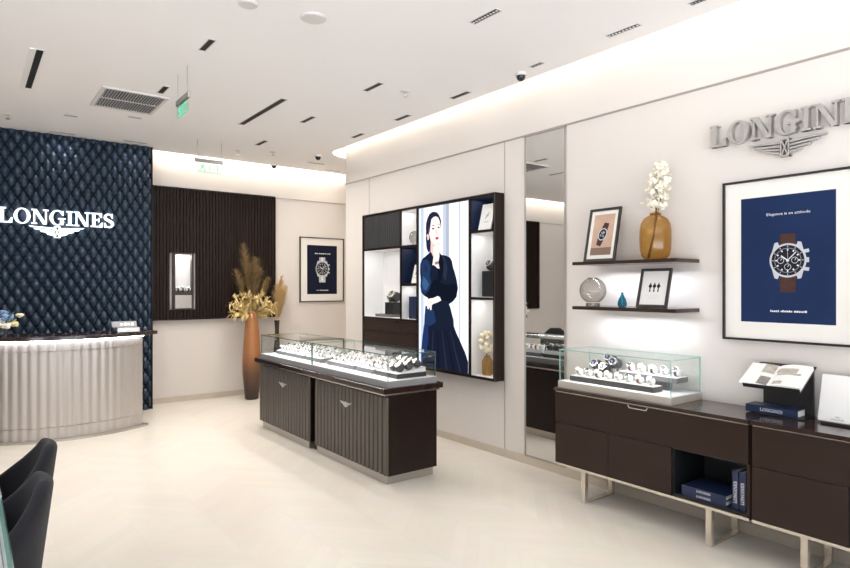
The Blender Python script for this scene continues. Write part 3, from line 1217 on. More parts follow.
# ponytail and hair
fig([(425.8, 230), (429.5, 232), (430.6, 243), (430.6, 251), (428.4, 252.8), (426.3, 248.5), (425.5, 238)], 'scr_hair')
fig([(425.5, 229), (425.9, 223), (427.2, 218), (429.2, 214.2), (431.8, 212.0), (434.4, 211.6), (436.9, 212.6), (438.8, 215), (440.3, 218.4), (441.0, 222), (441.1, 226.5), (439.5, 232), (434, 236), (429, 238), (426.6, 236)], 'scr_hair')
# neck, face, ear
fig([(430.6, 240), (438.6, 241), (439.2, 249), (440.8, 255.5), (434, 262), (430.2, 253)], 'scr_skin2')
fig([(426.2, 235), (428.0, 233.8), (429.0, 236.5), (428.7, 239.6), (427.4, 240.2)], 'scr_skin2')
fig([(428.9, 226), (429.6, 222.6), (431.2, 219.2), (433.4, 217), (435.7, 216.3), (437.8, 217.4), (439.4, 220.3), (440.3, 224), (440.6, 228.5), (440.4, 233), (439.9, 237.5), (438.6, 242), (436.8, 244.9), (434.9, 245.0), (432.4, 242.8), (430.2, 239.2), (429.0, 234.5), (428.6, 230)], 'scr_skin')
fig([(428.9, 226), (429.6, 222.6), (431.2, 219.2), (430.2, 226), (429.3, 233), (428.7, 231)], 'scr_hair')
fig([(438.6, 218.6), (440.0, 221.6), (440.6, 226), (440.3, 224.2), (439.3, 220.6)], 'scr_hair')
# brows, eyes, nose, mouth
fig([(431.4, 226.0), (432.8, 225.0), (434.4, 225.1), (434.4, 225.7), (432.8, 225.8)], 'scr_hair')
fig([(437.0, 224.5), (438.5, 223.7), (439.8, 224.1), (439.7, 224.6), (438.4, 224.4)], 'scr_hair')
fig([(431.6, 228.9), (432.5, 227.9), (433.6, 227.8), (434.4, 228.5), (433.6, 229.3), (432.4, 229.4)], 'scr_slate')
fig([(437.3, 227.6), (438.1, 226.7), (439.1, 226.6), (439.8, 227.1), (439.1, 228.0), (438.0, 228.1)], 'scr_slate')
fig([(432.7, 228.2), (433.5, 228.2), (433.5, 229.1), (432.7, 229.1)], 'scr_dark')
fig([(438.3, 226.9), (439.0, 226.9), (439.0, 227.8), (438.3, 227.8)], 'scr_dark')
fig([(436.0, 229), (436.5, 229), (437.6, 233.0), (437.2, 233.8), (435.8, 233.9), (435.6, 233.2)], 'scr_skin2')
fig([(435.2, 237.8), (436.5, 236.9), (437.2, 237.2), (438.0, 236.8), (438.9, 237.6), (438.1, 239.2), (436.8, 239.8), (435.9, 239.1)], 'scr_lip')
# jacket
fig([(426.5, 312), (450, 312), (453.8, 331), (424.3, 331)], 'scr_skirt')
fig([(430.9, 251.4), (427, 255), (422.4, 259), (420.3, 264), (420.1, 272), (420.8, 280), (420.4, 286), (421.4, 292.5), (424.5, 296), (428, 298), (430, 306), (428.5, 318), (427.5, 325), (440, 329), (453.9, 326.5), (453.6, 320), (450.6, 308), (449.2, 304.2), (453, 301.5), (456.6, 297), (458.1, 288), (457.0, 281), (455.3, 274), (453.3, 268), (452.0, 261), (450.2, 257.6), (446, 255.6), (441.6, 254.8), (439.6, 252.8), (437.0, 262), (433.0, 256)], 'scr_navy')
fig([(425.5, 306), (429.8, 305.5), (434, 311), (436, 322), (430, 326), (424.2, 325), (424.6, 315)], 'scr_blue')
# skirt
fig([(424.3, 323.5), (430, 326.2), (440, 329), (453.9, 326), (456.5, 333), (461.3, 343.5), (465, 352), (468.3, 362), (468.3, 378), (445, 374), (421.2, 370), (421.2, 352), (422.6, 336)], 'scr_skirt')
fig([(424.3, 323.5), (428.2, 326), (428.6, 340), (425, 358), (421.2, 364), (421.2, 352), (422.6, 336)], 'scr_skirtblue')
for x0_, x1_, w_ in ((433, 431, 1.6), (437.5, 438, 1.8), (442, 446, 1.6), (446, 453.5, 1.8), (450, 460, 1.6)):
    fig([(x0_, 330), (x0_ + .5, 330), (x1_ + w_, 377), (x1_, 377)], 'scr_dark' if w_ > 1.7 else 'scr_slate')
# sleeve folds, lapels, far arm
fig([(421.0, 263), (424.4, 259.4), (428.2, 260), (432.5, 270), (432.0, 281), (428.8, 290), (425.0, 294), (421.6, 290), (421.2, 283), (422.2, 276)], 'scr_blue')
fig([(423.6, 276), (427.0, 280), (429.4, 284.5), (426.5, 290.5), (423.6, 289.0), (422.4, 284)], 'scr_blue2')
fig([(425, 264), (428, 268), (427.2, 273), (424.4, 270)], 'scr_slate')
fig([(438.2, 257.5), (441.8, 255.0), (444.0, 262), (443.2, 276), (439.4, 284), (436.5, 276)], 'scr_dark')
fig([(441.8, 255.0), (445.0, 257.6), (448.0, 268), (446.0, 281), (443.2, 276), (444.0, 262)], 'scr_slate')
fig([(433.6, 275), (438, 281), (446, 285), (455, 283), (457.6, 288), (456.2, 296.6), (450, 301.5), (441.5, 300), (440, 295.5), (431, 297), (427, 296), (431, 288)], 'scr_dark')
# raised forearm and hand at the chin
fig([(432.8, 265), (434.0, 256), (433.4, 249.5), (434.2, 246.5), (436.2, 245.6), (438.4, 244.6), (439.9, 245.4), (440.4, 247.6), (439.6, 250.2), (439.8, 256.5), (438.7, 262.6), (439.9, 268.6), (436.6, 268.2)], 'scr_skin')
fig([(436.9, 247.2), (438.8, 246.2), (438.9, 246.8), (437.0, 247.9)], 'scr_skin2')
fig([(437.0, 249.2), (439.0, 248.4), (439.0, 249.0), (437.1, 249.9)], 'scr_skin2')
fig([(435.2, 261.8), (438.9, 261.2), (438.8, 264.2), (435.3, 264.8)], 'scr_watch')
fig([(431.0, 267.6), (434.2, 264.8), (438.8, 269.0), (438.0, 276), (432, 283), (430, 276)], 'scr_navy')
# hand across the waist
fig([(426.9, 301), (429.5, 298.6), (433.4, 298.2), (438.2, 296), (440.4, 297.2), (441.7, 300.4), (438, 302.4), (434.2, 303.6), (432.2, 305.2), (432.0, 309.5), (430.8, 310.6), (430.2, 307.2), (428.9, 309.4), (427.8, 308.6), (427.6, 305)], 'scr_skin')
fig([(429.0, 303.2), (432.0, 301.8), (432.1, 302.4), (429.2, 303.9)], 'scr_skin2')
b.build('portrait_print', scr)
b = MB()
b.ring([(-sy1, sz0), (-sy0, sz0), (-sy0, sz1), (-sy1, sz1)], [(-sy1 + .006, sz0 + .006), (-sy0 - .006, sz0 + .006), (-sy0 - .006, sz1 - .006), (-sy1 + .006, sz1 - .006)], mps, -.003, .0085, 'black_metal')
b.build('bezel', scr)

# things in the niches
t = thing('glass_globe', 'small smoked glass globe in the top white niche of the wall cabinet', 'glass globe', (3.765, 5.115, NICHE['a'][2]))
MB().lathe([(.03, 0), (.032, .012), (.03, .012), (.05, .025), (.068, .06), (.07, .085), (.06, .12), (.035, .142), (.01, .148)], (3.765, 5.115, NICHE['a'][2]), 'smoke_glass', 28, capb=True).build('globe', t, smooth=True)


def leaning_card(name, label, cat, y0, y1, z0, h, x0, lean, frame, inner, fw, art=None, group=None, pic=None, X0=None):
    """picture frame leaning back towards +X"""
    t = thing(name, label, cat, (x0, (y0 + y1) / 2, z0), group)
    ln = math.hypot(h, lean)
    ez = Vector((lean / ln, 0, h / ln))
    ew = Vector((-h / ln, 0, lean / ln))
    o = Vector((x0, 0, z0))
    mp = lambda u, v, w: o + Vector((0, -u, 0)) + ez * v + ew * w
    u0, u1 = -y1, -y0
    b = MB()
    b.ring([(u0, 0), (u1, 0), (u1, ln), (u0, ln)], [(u0 + fw, fw), (u1 - fw, fw), (u1 - fw, ln - fw), (u0 + fw, ln - fw)], mp, 0, .014, frame)
    b.prism(rect(u0 + .002, u1 - .002, .002, ln - .002), mp, -.001, .004, frame)
    b.build('frame', t)
    MB().prism(rect(u0 + fw + .0003, u1 - fw - .0003, fw + .0003, ln - fw - .0003), mp, .0045, .006, inner).build('mount', t)
    if art:
        b = MB()
        art(b, mp, u0, u1, ln)
        b.build('printed_picture', t)
    return t


def script_art(b, mp, u0, u1, L):
    uc = (u0 + u1) / 2
    for k in range(3):
        pts = [(uc - .02 + .013 * k, L * (.42 + .05 * k)), (uc - .008 + .013 * k, L * (.60 + .05 * k))]
        b.prism(bar(*pts[0], *pts[1], .006), mp, .0062, .0066 + .0001 * k, 'print_grey')
    b.prism(rect(uc - .03, uc + .03, L * .30, L * .32), mp, .0062, .0066, 'print_grey')


n = NICHE['b']
leaning_card('framed_card', 'small white framed card in the navy niche left of the light box', 'framed card', 5.008, 5.100, n[2], .19, 3.712, .045, 'white_lac', 'paper', .006, script_art)
n = NICHE['r1']
leaning_card('framed_card', 'small white framed card with script in the top right navy niche', 'framed card', 3.935, 4.095, n[2], .235, 3.735, .06, 'white_lac', 'paper', .006, script_art)
n = NICHE['c']
for k in range(4):
    y = 5.02 + k * .043
    t = thing('navy_book', '%s navy book from the light box, standing in the white niche beside it' % ORD[k], 'book', (3.85, y + .02, n[2]), 'navy books in the wall cabinet')
    MB().box(3.735, 3.92, y, y + .004, n[2], n[2] + .235, 'navy_book').box(3.735, 3.92, y + .034, y + .038, n[2], n[2] + .235, 'navy_book').box(3.731, 3.735, y, y + .038, n[2], n[2] + .235, 'navy_book').build('cover', t)
    MB().box(3.7355, 3.915, y + .0045, y + .0335, n[2] + .003, n[2] + .23, 'paper').build('pages', t)
n = NICHE['wide']
t = thing('watch_plinth', 'flat grey plinth lying in the wide white niche of the wall cabinet', 'plinth', (3.82, 5.69, n[2]))
MB().box(3.74, 3.90, 5.52, 5.86, n[2], n[2] + .03, 'tray_grey').build('slab', t, bevel=.002)
t = thing('watch_block', 'black display block on the grey plinth in the wide white niche', 'display block', (3.82, 5.61, n[2] + .03))
MB().box(3.76, 3.88, 5.53, 5.69, n[2] + .0305, n[2] + .165, 'black_metal').build('block', t, bevel=.002)
watch((3.82, 5.57, n[2] + .169), 'dark watch standing on the black block in the wide white niche, right one', 'strap_black', 'dial_black', 'cushion_dark', 2.3, 0, 'watches in the wall cabinet', tilt=55)
watch((3.82, 5.655, n[2] + .168), 'dark watch standing on the black block in the wide white niche, left one', 'steel', 'dial_black', 'cushion_dark', 1.5, 0, 'watches in the wall cabinet', tilt=55)
n = NICHE['r2']
t = thing('watch_pedestal', 'black square pedestal in the middle right white niche of the wall cabinet', 'pedestal', (3.80, 4.01, n[2]))
b = MB().box(3.76, 3.90, 3.935, 4.085, n[2], n[2] + .235, 'black_metal')
b.build('block', t, bevel=.002)
watch((3.81, 4.01, n[2] + .2385), 'dark watch on top of the black pedestal in the middle right niche', 'strap_black', 'dial_black', 'cushion_dark', 1.7, 0, tilt=55)
n = NICHE['r3']
cv = Vector((3.80, 4.055, n[2]))
t = thing('amber_bottle_vase', 'small amber glass vase in the bottom right niche of the wall cabinet', 'vase', cv)
MB().lathe([(.04, 0), (.05, .01), (.05, .13), (.03, .16), (.022, .18)], cv, 'amber_glass', 24, capt=False).build('body', t, smooth=True)
t = thing('dried_flower_ball', 'cream dried flower ball in the amber vase of the bottom right niche', 'dried flowers', cv + Vector((0, 0, .02)))
MB().tube([cv + Vector((0, 0, .01)), cv + Vector((0, .01, .2))], .004, 'vase_stem', 6).build('stem', t)
b = MB()
for k in range(46):
    a, z = rw.random() * 2 * PI, rw.random() * 2 - 1
    r = math.sqrt(1 - z * z)
    p = cv + Vector((r * math.cos(a) * .07, -.002 + r * math.sin(a) * .072, .302 + z * .085))
    b.blob(p, .022, 'petal_cream', 6, 4, .35)
b.build('flower_head', t, smooth=True)
n = NICHE['low']
t = thing('watch_plinth', 'flat grey plinth in the low white niche under the drawers', 'plinth', (3.82, 5.30, n[2]))
MB().box(3.76, 3.92, 5.22, 5.54, n[2], n[2] + .09, 'tray_grey').build('slab', t, bevel=.002)
# ------------------------------------------------------------------ sideboard along the right wall
KX0, KX1 = 3.405, 3.787


def sideboard(y0, y1, label, order, legs, handle_y):
    """order: per third, from the far end: 'door' or 'open'"""
    t = thing('sideboard', label, 'sideboard', ((KX0 + KX1) / 2, (y0 + y1) / 2, 0), 'sideboards along the right wall')
    w = (y1 - y0) / 3
    b = MB()
    b.box(KX0 + .02, KX1, y0, y0 + .02, .235, .745, 'brown_wood').box(KX0 + .02, KX1, y1 - .02, y1, .235, .745, 'brown_wood')
    b.box(KX0 + .02, KX1, y0 + .02, y1 - .02, .235, .25, 'black_lining').box(KX1 - .012, KX1, y0 + .02, y1 - .02, .25, .745, 'black_lining')
    b.box(KX0 + .02, KX1 - .012, y0 + .02, y1 - .02, .517, .533, 'black_lining')
    for k in (1, 2):
        b.box(KX0 + .02, KX1 - .012, y1 - k * w - .009, y1 - k * w + .009, .25, .517, 'black_lining')
    b.build('carcass', t)
    MB().box(KX0 - .012, KX1 + .002, y0 - .004, y1 + .004, .752, .775, 'dark_wood_top').build('top', t, bevel=.002)
    MB().box(KX0 + .004, KX1 - .01, y0 + .004, y1 - .004, .745, .7515, 'steel').build('steel_line', t)
    b = MB().box(KX0 + .004, KX0 + .016, y0 + .002, y1 - .002, .218, .2345, 'champagne_steel').box(KX0 + .0165, KX1 - .004, y0 + .002, y1 - .002, .2185, .2345, 'black_lining')  # unseen black underside panel added to darken the floor beneath
    b.build('bottom_frame', t)
    d = MB().box(KX0, KX0 + .019, y0 + .002, y1 - .002, .530, .742, 'brown_wood').build('drawer', t, bevel=.001)
    b = MB()
    hp = [(-.075, .742), (-.062, .722), (.062, .722), (.075, .742), (.067, .742), (.057, .728), (-.057, .728), (-.067, .742)]
    b.prism([(handle_y + u, v) for u, v in hp], lambda u, v, h: (KX0 - h, u, v), -.004, .010, 'steel')
    b.prism([(handle_y + u, v) for u, v in [(-.066, .7425), (-.056, .7285), (.056, .7285), (.066, .7425)]], lambda u, v, h: (KX0 - h, u, v), 0, .001, 'void_black')
    b.build('handle', d)
    for k in range(3):
        if order[k] == 'door':
            MB().box(KX0, KX0 + .019, y1 - (k + 1) * w + .002, y1 - k * w - .002, .236, .5265, 'brown_wood').build('door', t, bevel=.001)
    for ly in legs:
        b = MB()
        a, c, q = KX0 + .012, KX1 - .03, .034
        b.box(a, a + q, ly - .017, ly + .017, .010, .217, 'champagne_steel').box(c - q, c, ly - .017, ly + .017, .010, .217, 'champagne_steel')
        b.box(a, c, ly - .017, ly + .017, 0, .010, 'champagne_steel').box(a + q, c - q, ly - .017, ly + .017, .207, .217, 'champagne_steel')
        b.build('leg', t)
    return t


sideboard(1.560, 2.920, 'brown wood sideboard standing between the mirror and the second sideboard', ('door', 'door', 'open'), (2.68, 1.79), 2.24)
sideboard(.185, 1.545, 'brown wood sideboard at the right edge, under the big framed poster', ('door', 'open', 'door'), (1.29, .42), .865)


def spine_word(b, mp, u0, v0, h, m, along='u'):
    ws_, end = word('LONGINES', 0, 0, h)
    for ch, polys in ws_:
        for p in polys:
            q = [(u0 + x, v0 + y) for x, y in p] if along == 'u' else [(u0 - y, v0 + x) for x, y in p]
            b.face([mp(u, v, .0006) for u, v in q], m)


def book_flat(label, y0, y1, x0, x1, z0, h, group=None):
    t = thing('navy_book', label, 'book', ((x0 + x1) / 2, (y0 + y1) / 2, z0), group)
    b = MB().box(x0, x1, y0, y1, z0, z0 + .003, 'navy_book').box(x0, x1, y0, y1, z0 + h - .003, z0 + h, 'navy_book').box(x0 - .003, x0, y0, y1, z0, z0 + h, 'navy_book')
    b.build('cover', t)
    MB().box(x0 + .001, x1 - .006, y0 + .006, y1 - .004, z0 + .0032, z0 + h - .0032, 'paper').build('pages', t)
    b = MB()
    hh = h * .42
    wtot = hh * 6.65
    spine_word(b, right_wall(x0 - .003), -(y0 + y1) / 2 - wtot / 2, z0 + h / 2 - hh / 2, hh, 'print_white')
    b.build('spine_lettering', t)
    return t


book_flat('navy book at the bottom of the flat pair in the open sideboard niche', 1.70, 1.965, 3.44, 3.66, .2505, .030, 'navy books in the sideboard niche')
book_flat('navy book on top of the flat pair in the open sideboard niche', 1.70, 1.965, 3.44, 3.66, .281, .030, 'navy books in the sideboard niche')
for k, (y, lb) in enumerate(((1.652, 'navy book standing upright beside the flat pair, left one in the sideboard niche'), (1.612, 'navy book standing upright in the sideboard niche, right one by the dark divider'))):
    t = thing('navy_book', lb, 'book', (3.55, y, .2505), 'navy books in the sideboard niche')
    b = MB().box(3.45, 3.66, y - .017, y - .014, .2505, .4655, 'navy_book').box(3.45, 3.66, y + .014, y + .017, .2505, .4655, 'navy_book').box(3.447, 3.45, y - .017, y + .017, .2505, .4655, 'navy_book')
    b.build('cover', t)
    MB().box(3.451, 3.654, y - .0138, y + .0138, .2535, .4600, 'paper').build('pages', t)
    b = MB()
    spine_word(b, right_wall(3.447), -y + .009, .285, .018, 'print_white', 'v')
    b.build('spine_lettering', t)

# glass showcase on the sideboard
GZ = .7755
vitrine('counter_showcase', 'glass showcase with beige base on the sideboard beside the mirror', 3.436, 3.790, 2.036, 2.908, GZ, .822, 1.05, 'beige_lac', 'deck_white')
t = thing('watch_tray', 'long dark front tray in the sideboard showcase', 'tray', (3.54, 2.5, .8225))
MB().box(3.495, 3.60, 2.19, 2.86, .8225, .858, 'tray_dark').build('body', t, bevel=.0015)
MB().box(3.499, 3.596, 2.194, 2.856, .8582, .861, 'cushion_white').build('pad', t)
t = thing('raised_watch_tray', 'short grey raised tray on a dark foot in the sideboard showcase', 'tray', (3.68, 2.30, .8225))
MB().box(3.655, 3.715, 2.19, 2.34, .8225, .880, 'tray_grey').build('foot', t)
MB().box(3.618, 3.752, 2.10, 2.545, .8805, .914, 'tray_grey').build('body', t, bevel=.0015)
MB().box(3.622, 3.748, 2.104, 2.541, .9142, .917, 'cushion_white').build('pad', t)
for i in range(8):
    y = 2.24 + i * .082
    st, dl = [('steel', 'dial_white'), ('strap_brown', 'dial_white'), ('steel', 'dial_black'), ('steel', 'dial_white')][i % 4]
    watch((3.545, y, .863), 'watch on white cushion, %s from the near end of the long front tray' % ORD[i], st, dl, 'cushion_white', 1.0, 0, 'watches in the sideboard showcase')
for i in range(5):
    y = 2.14 + i * .085
    st, dl = [('strap_black', 'dial_black'), ('steel', 'dial_black'), ('strap_black', 'dial_white'), ('steel', 'dial_white'), ('strap_brown', 'dial_black')][i]
    watch((3.685, y, .919), 'watch on white cushion, %s from the near end of the raised tray' % ORD[i], st, dl, 'cushion_white', 1.0, 0, 'watches in the sideboard showcase')
# tall stands with dark blue watches in the middle
for i, (y, x, h, s) in enumerate(((2.585, 3.66, .10, 1.5), (2.655, 3.63, .065, 1.35), (2.655, 3.70, .125, 1.5), (2.745, 3.66, .075, 1.5))):
    nm = ['nearest and upright', 'low in front', 'tallest at the back', 'farthest'][i]
    t = thing('watch_stand', 'slim clear watch stand in the sideboard showcase, ' + nm, 'watch stand', (x, y, .8225), 'watch stands in the sideboard showcase')
    b = MB().box(x - .016, x + .016, y - .014, y + .014, .8225, .8225 + h, 'wrap_silver')
    b.build('post', t, bevel=.002)
    watch((x, y, .8225 + h + .0005), 'dark blue watch on the clear stand in the sideboard showcase, ' + nm, 'strap_blue', 'dial_blue', 'cushion_dark', s, 0, 'watches in the sideboard showcase', tilt=62)

# book stand with open book, book under it
t = thing('book_stand', 'black display stand holding an open book on the second sideboard', 'book stand', (3.66, 1.50, GZ))
o = Vector((3.515, 0, .945))
ex = Vector((.18, 0, .100)).normalized()
en = Vector((-ex.z, 0, ex.x))
Lb = .205
mpb = lambda u, v, w: o + Vector((0, -u, 0)) + ex * v + en * w
MB().box(3.730, 3.748, 1.362, 1.625, GZ, 1.045, 'black_metal').build('back_plate', t, bevel=.001)
MB().box(3.60, 3.729, 1.362, 1.625, GZ, GZ + .006, 'black_metal').build('base_plate', t)
MB().prism(rect(-1.640, -1.345, 0, Lb + .035), mpb, -.008, 0, 'black_metal').prism(rect(-1.640, -1.345, -.004, 0), mpb, -.008, .016, 'black_metal').build('sloped_board', t)
t = thing('open_book', 'open illustrated book lying on the black display stand', 'book', o + Vector((0, 1.5, 0)))


def page(u0, u1, curl, th, nm):
    n = 12
    top, bot = [], []
    for k in range(n + 1):
        f = k / n
        u = u0 + (u1 - u0) * f
        g = f if curl > 0 else 1 - f      # g = 0 at the gutter
        w = .004 + th * (math.sin(min(1, g * 1.6) * PI / 2) ** .7) * (1 - .25 * g)
        top.append((u, w))
        bot.append((u, .0012))
    prof = top + list(reversed(bot))
    b = MB().prism(prof, lambda u, w, v: mpb(u, v, w), .001, Lb, 'paper')
    b.build(nm, t, smooth=False)
    return lambda f: top[min(n, max(0, int(round(f * n))))][1]


gut = -1.515
f1 = page(-1.665, gut, -1, .012, 'left_page')
f2 = page(gut, -1.345, 1, .026, 'right_page')


def patch(u0, u1, v0, v1, fn, ua, ub, m):
    b = MB()
    n = 8
    top = []
    for k in range(n + 1):
        u = u0 + (u1 - u0) * k / n
        w = fn((u - ua) / (ub - ua)) + .0022
        top.append((u, w))
    prof = top + [(u, w - .0012) for u, w in reversed(top)]
    b.prism(prof, lambda u, w, v: mpb(u, v, w), v0, v1, m)
    b.build('printed_picture', t)


patch(-1.575, gut - .006, .012, .085, f1, -1.665, gut, 'page_photo_dark')
patch(-1.585, gut - .006, .12, Lb - .003, f1, -1.665, gut, 'page_photo')
patch(gut + .018, -1.375, .105, .120, f2, gut, -1.345, 'page_photo')
patch(gut + .010, -1.40, .125, .165, f2, gut, -1.345, 'page_photo')
patch(gut + .020, gut + .07, .02, .045, f2, gut, -1.345, 'page_photo')
book_flat('thick navy book lying under the open book on the second sideboard', 1.395, 1.672, 3.615, 3.728, GZ + .0065, .042)
# leaning white board
t = thing('display_board', 'white leaning board with small printed emblem at the right end of the sideboards', 'display board', (3.66, 1.1, GZ))
o2 = Vector((3.645, 0, GZ + .012))
zz = Vector((.070, 0, .240)).normalized()
nn = Vector((-zz.z, 0, zz.x))
mpd = lambda u, v, w: o2 + Vector((0, -u, 0)) + zz * v + nn * w
MB().prism(rect(-1.312, -.90, 0, .250), mpd, -.012, 0, 'white_lac').build('panel', t, bevel=.002)
MB().box(3.625, 3.775, .92, 1.29, GZ, GZ + .012, 'frame_black').build('foot', t)
b = MB()
ws_, end = word('LONGINES', 0, 0, .009)
for ch, polys in ws_:
    for p in polys:
        b.face([mpd(-1.250 + u, .010 + v, .0004) for u, v in p], 'print_grey')
for q in wings(-1.250 + end / 2, .030, .016):
    b.face([mpd(u, v, .0004) for u, v in q], 'print_grey')
b.build('printed_emblem', t)

# ------------------------------------------------------------------ wall shelves and what stands on them
for z0, z1, lb in ((1.657, 1.680, 'upper dark floating shelf with the tall frame and the amber vase'), (1.338, 1.362, 'lower dark floating shelf with the glass globe and the small frame')):
    t = thing('wall_shelf', lb, 'shelf', (3.65, 2.45, z0), 'floating wall shelves')
    b = MB().box(3.51, XW - .0005, 2.05, 2.85, z0 + .012, z1, 'dark_wood_top')        # a groove underneath takes the LED strip
    b.box(3.51, 3.655, 2.05, 2.85, z0, z0 + .012, 'dark_wood_top').box(3.680, XW - .0005, 2.05, 2.85, z0, z0 + .012, 'dark_wood_top')
    b.box(3.655, 3.680, 2.05, 2.09, z0, z0 + .012, 'dark_wood_top').box(3.655, 3.680, 2.81, 2.85, z0, z0 + .012, 'dark_wood_top')
    b.build('board', t)
    MB().box(3.658, 3.677, 2.10, 2.80, z0 + .0095, z0 + .0118, 'led_cool').build('led_strip', t)


def watch_art(b, mp, u0, u1, L):
    fw = .045
    a0, a1, c0, c1 = u0 + fw, u1 - fw, fw * 1.05, L - fw
    w = .0063
    flat(b, rect(a0, a1, c0, c1), mp, w, 'print_sand')
    flat(b, rect(a0, a1, c0, c0 + .055), mp, w + .0003, 'print_sand_dark')
    uc, vc = (a0 + a1) / 2, (c0 + c1) / 2 + .002
    d = Vector((.30, .95)).normalized()
    P2 = lambda x, y: (uc + x * d.y + y * d.x, vc - x * d.x + y * d.y)
    flat(b, [P2(-.020, -.085), P2(.020, -.088), P2(.030, 0), P2(.020, .088), P2(-.020, .085), P2(-.032, 0)], mp, w + .0006, 'print_brown')
    flat(b, [P2(.037 * math.cos(k * PI / 12), .046 * math.sin(k * PI / 12)) for k in range(24)], mp, w + .0009, 'print_silver')
    flat(b, [P2(.030 * math.cos(k * PI / 12), .039 * math.sin(k * PI / 12)) for k in range(24)], mp, w + .0012, 'print_dial')
    for x, y in ((-.012, -.012), (.012, -.012), (0, .016)):
        flat(b, [P2(x + .008 * math.cos(k * PI / 8), y + .009 * math.sin(k * PI / 8)) for k in range(16)], mp, w + .0015, 'print_grey')
    flat(b, [P2(x, y) for x, y in bar(0, 0, .014, .020, .003)], mp, w + .0018, 'print_white')
    flat(b, [P2(x, y) for x, y in bar(0, 0, -.016, .012, .003)], mp, w + .0018, 'print_white')


def trio_art(b, mp, u0, u1, L):
    uc = (u0 + u1) / 2
    w = .0063
    for k in (-1, 0, 1):
        u = uc + k * .030
        v = L * .55
        flat(b, circ(u, v, .0125, 14), mp, w, 'print_dial')
        flat(b, rect(u - .004, u + .004, v - .032, v + .022), mp, w + .0002, 'print_dial')
        flat(b, circ(u, v - .034, .006, 10), mp, w + .0004, 'print_dial')
    for k in range(3):
        flat(b, rect(uc - .05 + .006 * k, uc + .05 - .006 * k, L * (.30 - .035 * k), L * (.30 - .035 * k) + .002), mp, w, 'speaker_white')


leaning_card('picture_frame', 'black picture frame with a watch photo, leaning on the upper shelf', 'picture frame', 2.548, 2.813, 1.6805, .385, 3.60, .085, 'frame_black', 'mat_board', .018, watch_art)
leaning_card('picture_frame', 'small black picture frame with three dark emblems, leaning on the lower shelf', 'picture frame', 2.156, 2.380, 1.3625, .258, 3.60, .07, 'frame_black', 'paper', .018, trio_art)

# amber ribbed vase and dried branch
va = Vector((3.655, 2.276, 1.6805))
rib = lambda a, h: 1 + .012 * math.cos(12 * a)
t = thing('amber_vase', 'rounded amber glass vase on the upper shelf', 'vase', va)
outer = [(.045, 0), (.070, .008), (.088, .03), (.097, .07), (.100, .13), (.099, .19), (.092, .24), (.076, .272), (.050, .290), (.036, .296), (.034, .306)]
inner = [(r - .004, h + .003) for r, h in outer]
b = MB().lathe(outer, va, 'amber_glass', 72, capt=False, mod=rib)
b.build('body', t, smooth=True)
MB().lathe([(.034, .300), (.038, .306), (.034, .312), (.030, .306), (.034, .300)], va, 'amber_glass', 32, capb=False, capt=False).build('lip', t, smooth=True)
t = thing('dried_flower_branch', 'cream dried flower branch standing in the amber vase', 'dried flowers', va + Vector((0, 0, .01)))
rf = random.Random(5)
axis = [va + Vector((0, .055, .012)), va + Vector((0, .01, .17)), va + Vector((-.004, -.008, .30)), va + Vector((0, -.01, .40)), va + Vector((0, -.03, .50)), va + Vector((0, -.025, .635))]
MB().tube(axis, lambda f: .008 - .004 * f, 'vase_stem', 8).build('stem', t, smooth=True)
MB().tube([va + Vector((.01, .05, .012)), va + Vector((.01, .0, .25)), va + Vector((.02, -.05, .52))], .003, 'vase_stem', 6).build('stem', t, smooth=True)
for k in range(150):
    f = .02 + .98 * rf.random()
    z = .335 + .30 * f
    hw = .062 * math.sin(PI * min(1, .18 + .75 * f)) + .016
    a = rf.random() * 2 * PI
    r = hw * math.sqrt(rf.random())
    p = va + Vector((r * math.cos(a) * .7, -.012 - .03 * f + r * math.sin(a), z))
    b = MB()
    s = .010 + .010 * rf.random()
    for q in range(3):
        e1 = Vector((rf.gauss(0, 1), rf.gauss(0, 1), rf.gauss(0, 1))).normalized()
        e2 = e1.cross(Vector((rf.gauss(0, 1), rf.gauss(0, 1), rf.gauss(0, 1)))).normalized()
        pts = []
        for j in range(9):
            g = 2 * PI * j / 9
            pts.append(p + e1 * s * math.cos(g) * 1.25 + e2 * s * math.sin(g) + e1.cross(e2) * .004 * math.sin(3 * g))
        cc = p + e1.cross(e2) * .005
        b.raw(pts + [cc], [(j, (j + 1) % 9, 9) for j in range(9)], 'petal_ivory')
    b.build('petal_cluster', t)
# one loose pale leaf to the left
p = va + Vector((-.01, .095, .385))
b = MB().tube([va + Vector((0, .0, .31)), p + Vector((0, -.03, -.015)), p], .0015, 'fan_cream', 5)
b.blob(p, .016, 'petal_cream', 8, 5, 0, (.6, 1, .45))
b.build('loose_leaf', t, smooth=True)
# glass globe and teal bottle on the lower shelf
gv = Vector((3.65, 2.775, 1.3625))
t = thing('glass_globe', 'round smoked glass globe vase on the lower shelf', 'glass globe', gv)
n = 22
prof = []
for k in range(n + 1):
    a = .50 + (PI - .50 - .36) * k / n
    prof.append((.096 * math.sin(a), .112 - .096 * math.cos(a)))
b = MB().lathe(prof, gv, 'smoke_glass', 48, capb=True, capt=False)
b.build('globe', t, smooth=True)
MB().lathe([(.046, .0), (.050, .001), (.050, .020), (.046, .021), (.046, 0)], gv, 'smoke_glass', 40, capb=False, capt=False).build('foot_ring', t, smooth=True)
MB().lathe([(.0340, .2005), (.0365, .203), (.0340, .206), (.0315, .203), (.0340, .2005)], gv, 'smoke_glass', 40, capb=False, capt=False).build('rim', t, smooth=True)
tv = Vector((3.65, 2.527, 1.3625))
t = thing('teal_bottle', 'tiny teal glass bottle with a thin twig on the lower shelf', 'bottle', tv)
MB().lathe([(.022, 0), (.031, .008), (.032, .025), (.026, .048), (.014, .072), (.008, .088), (.008, .100)], tv, 'teal_glass', 28, capt=False).build('body', t, smooth=True)
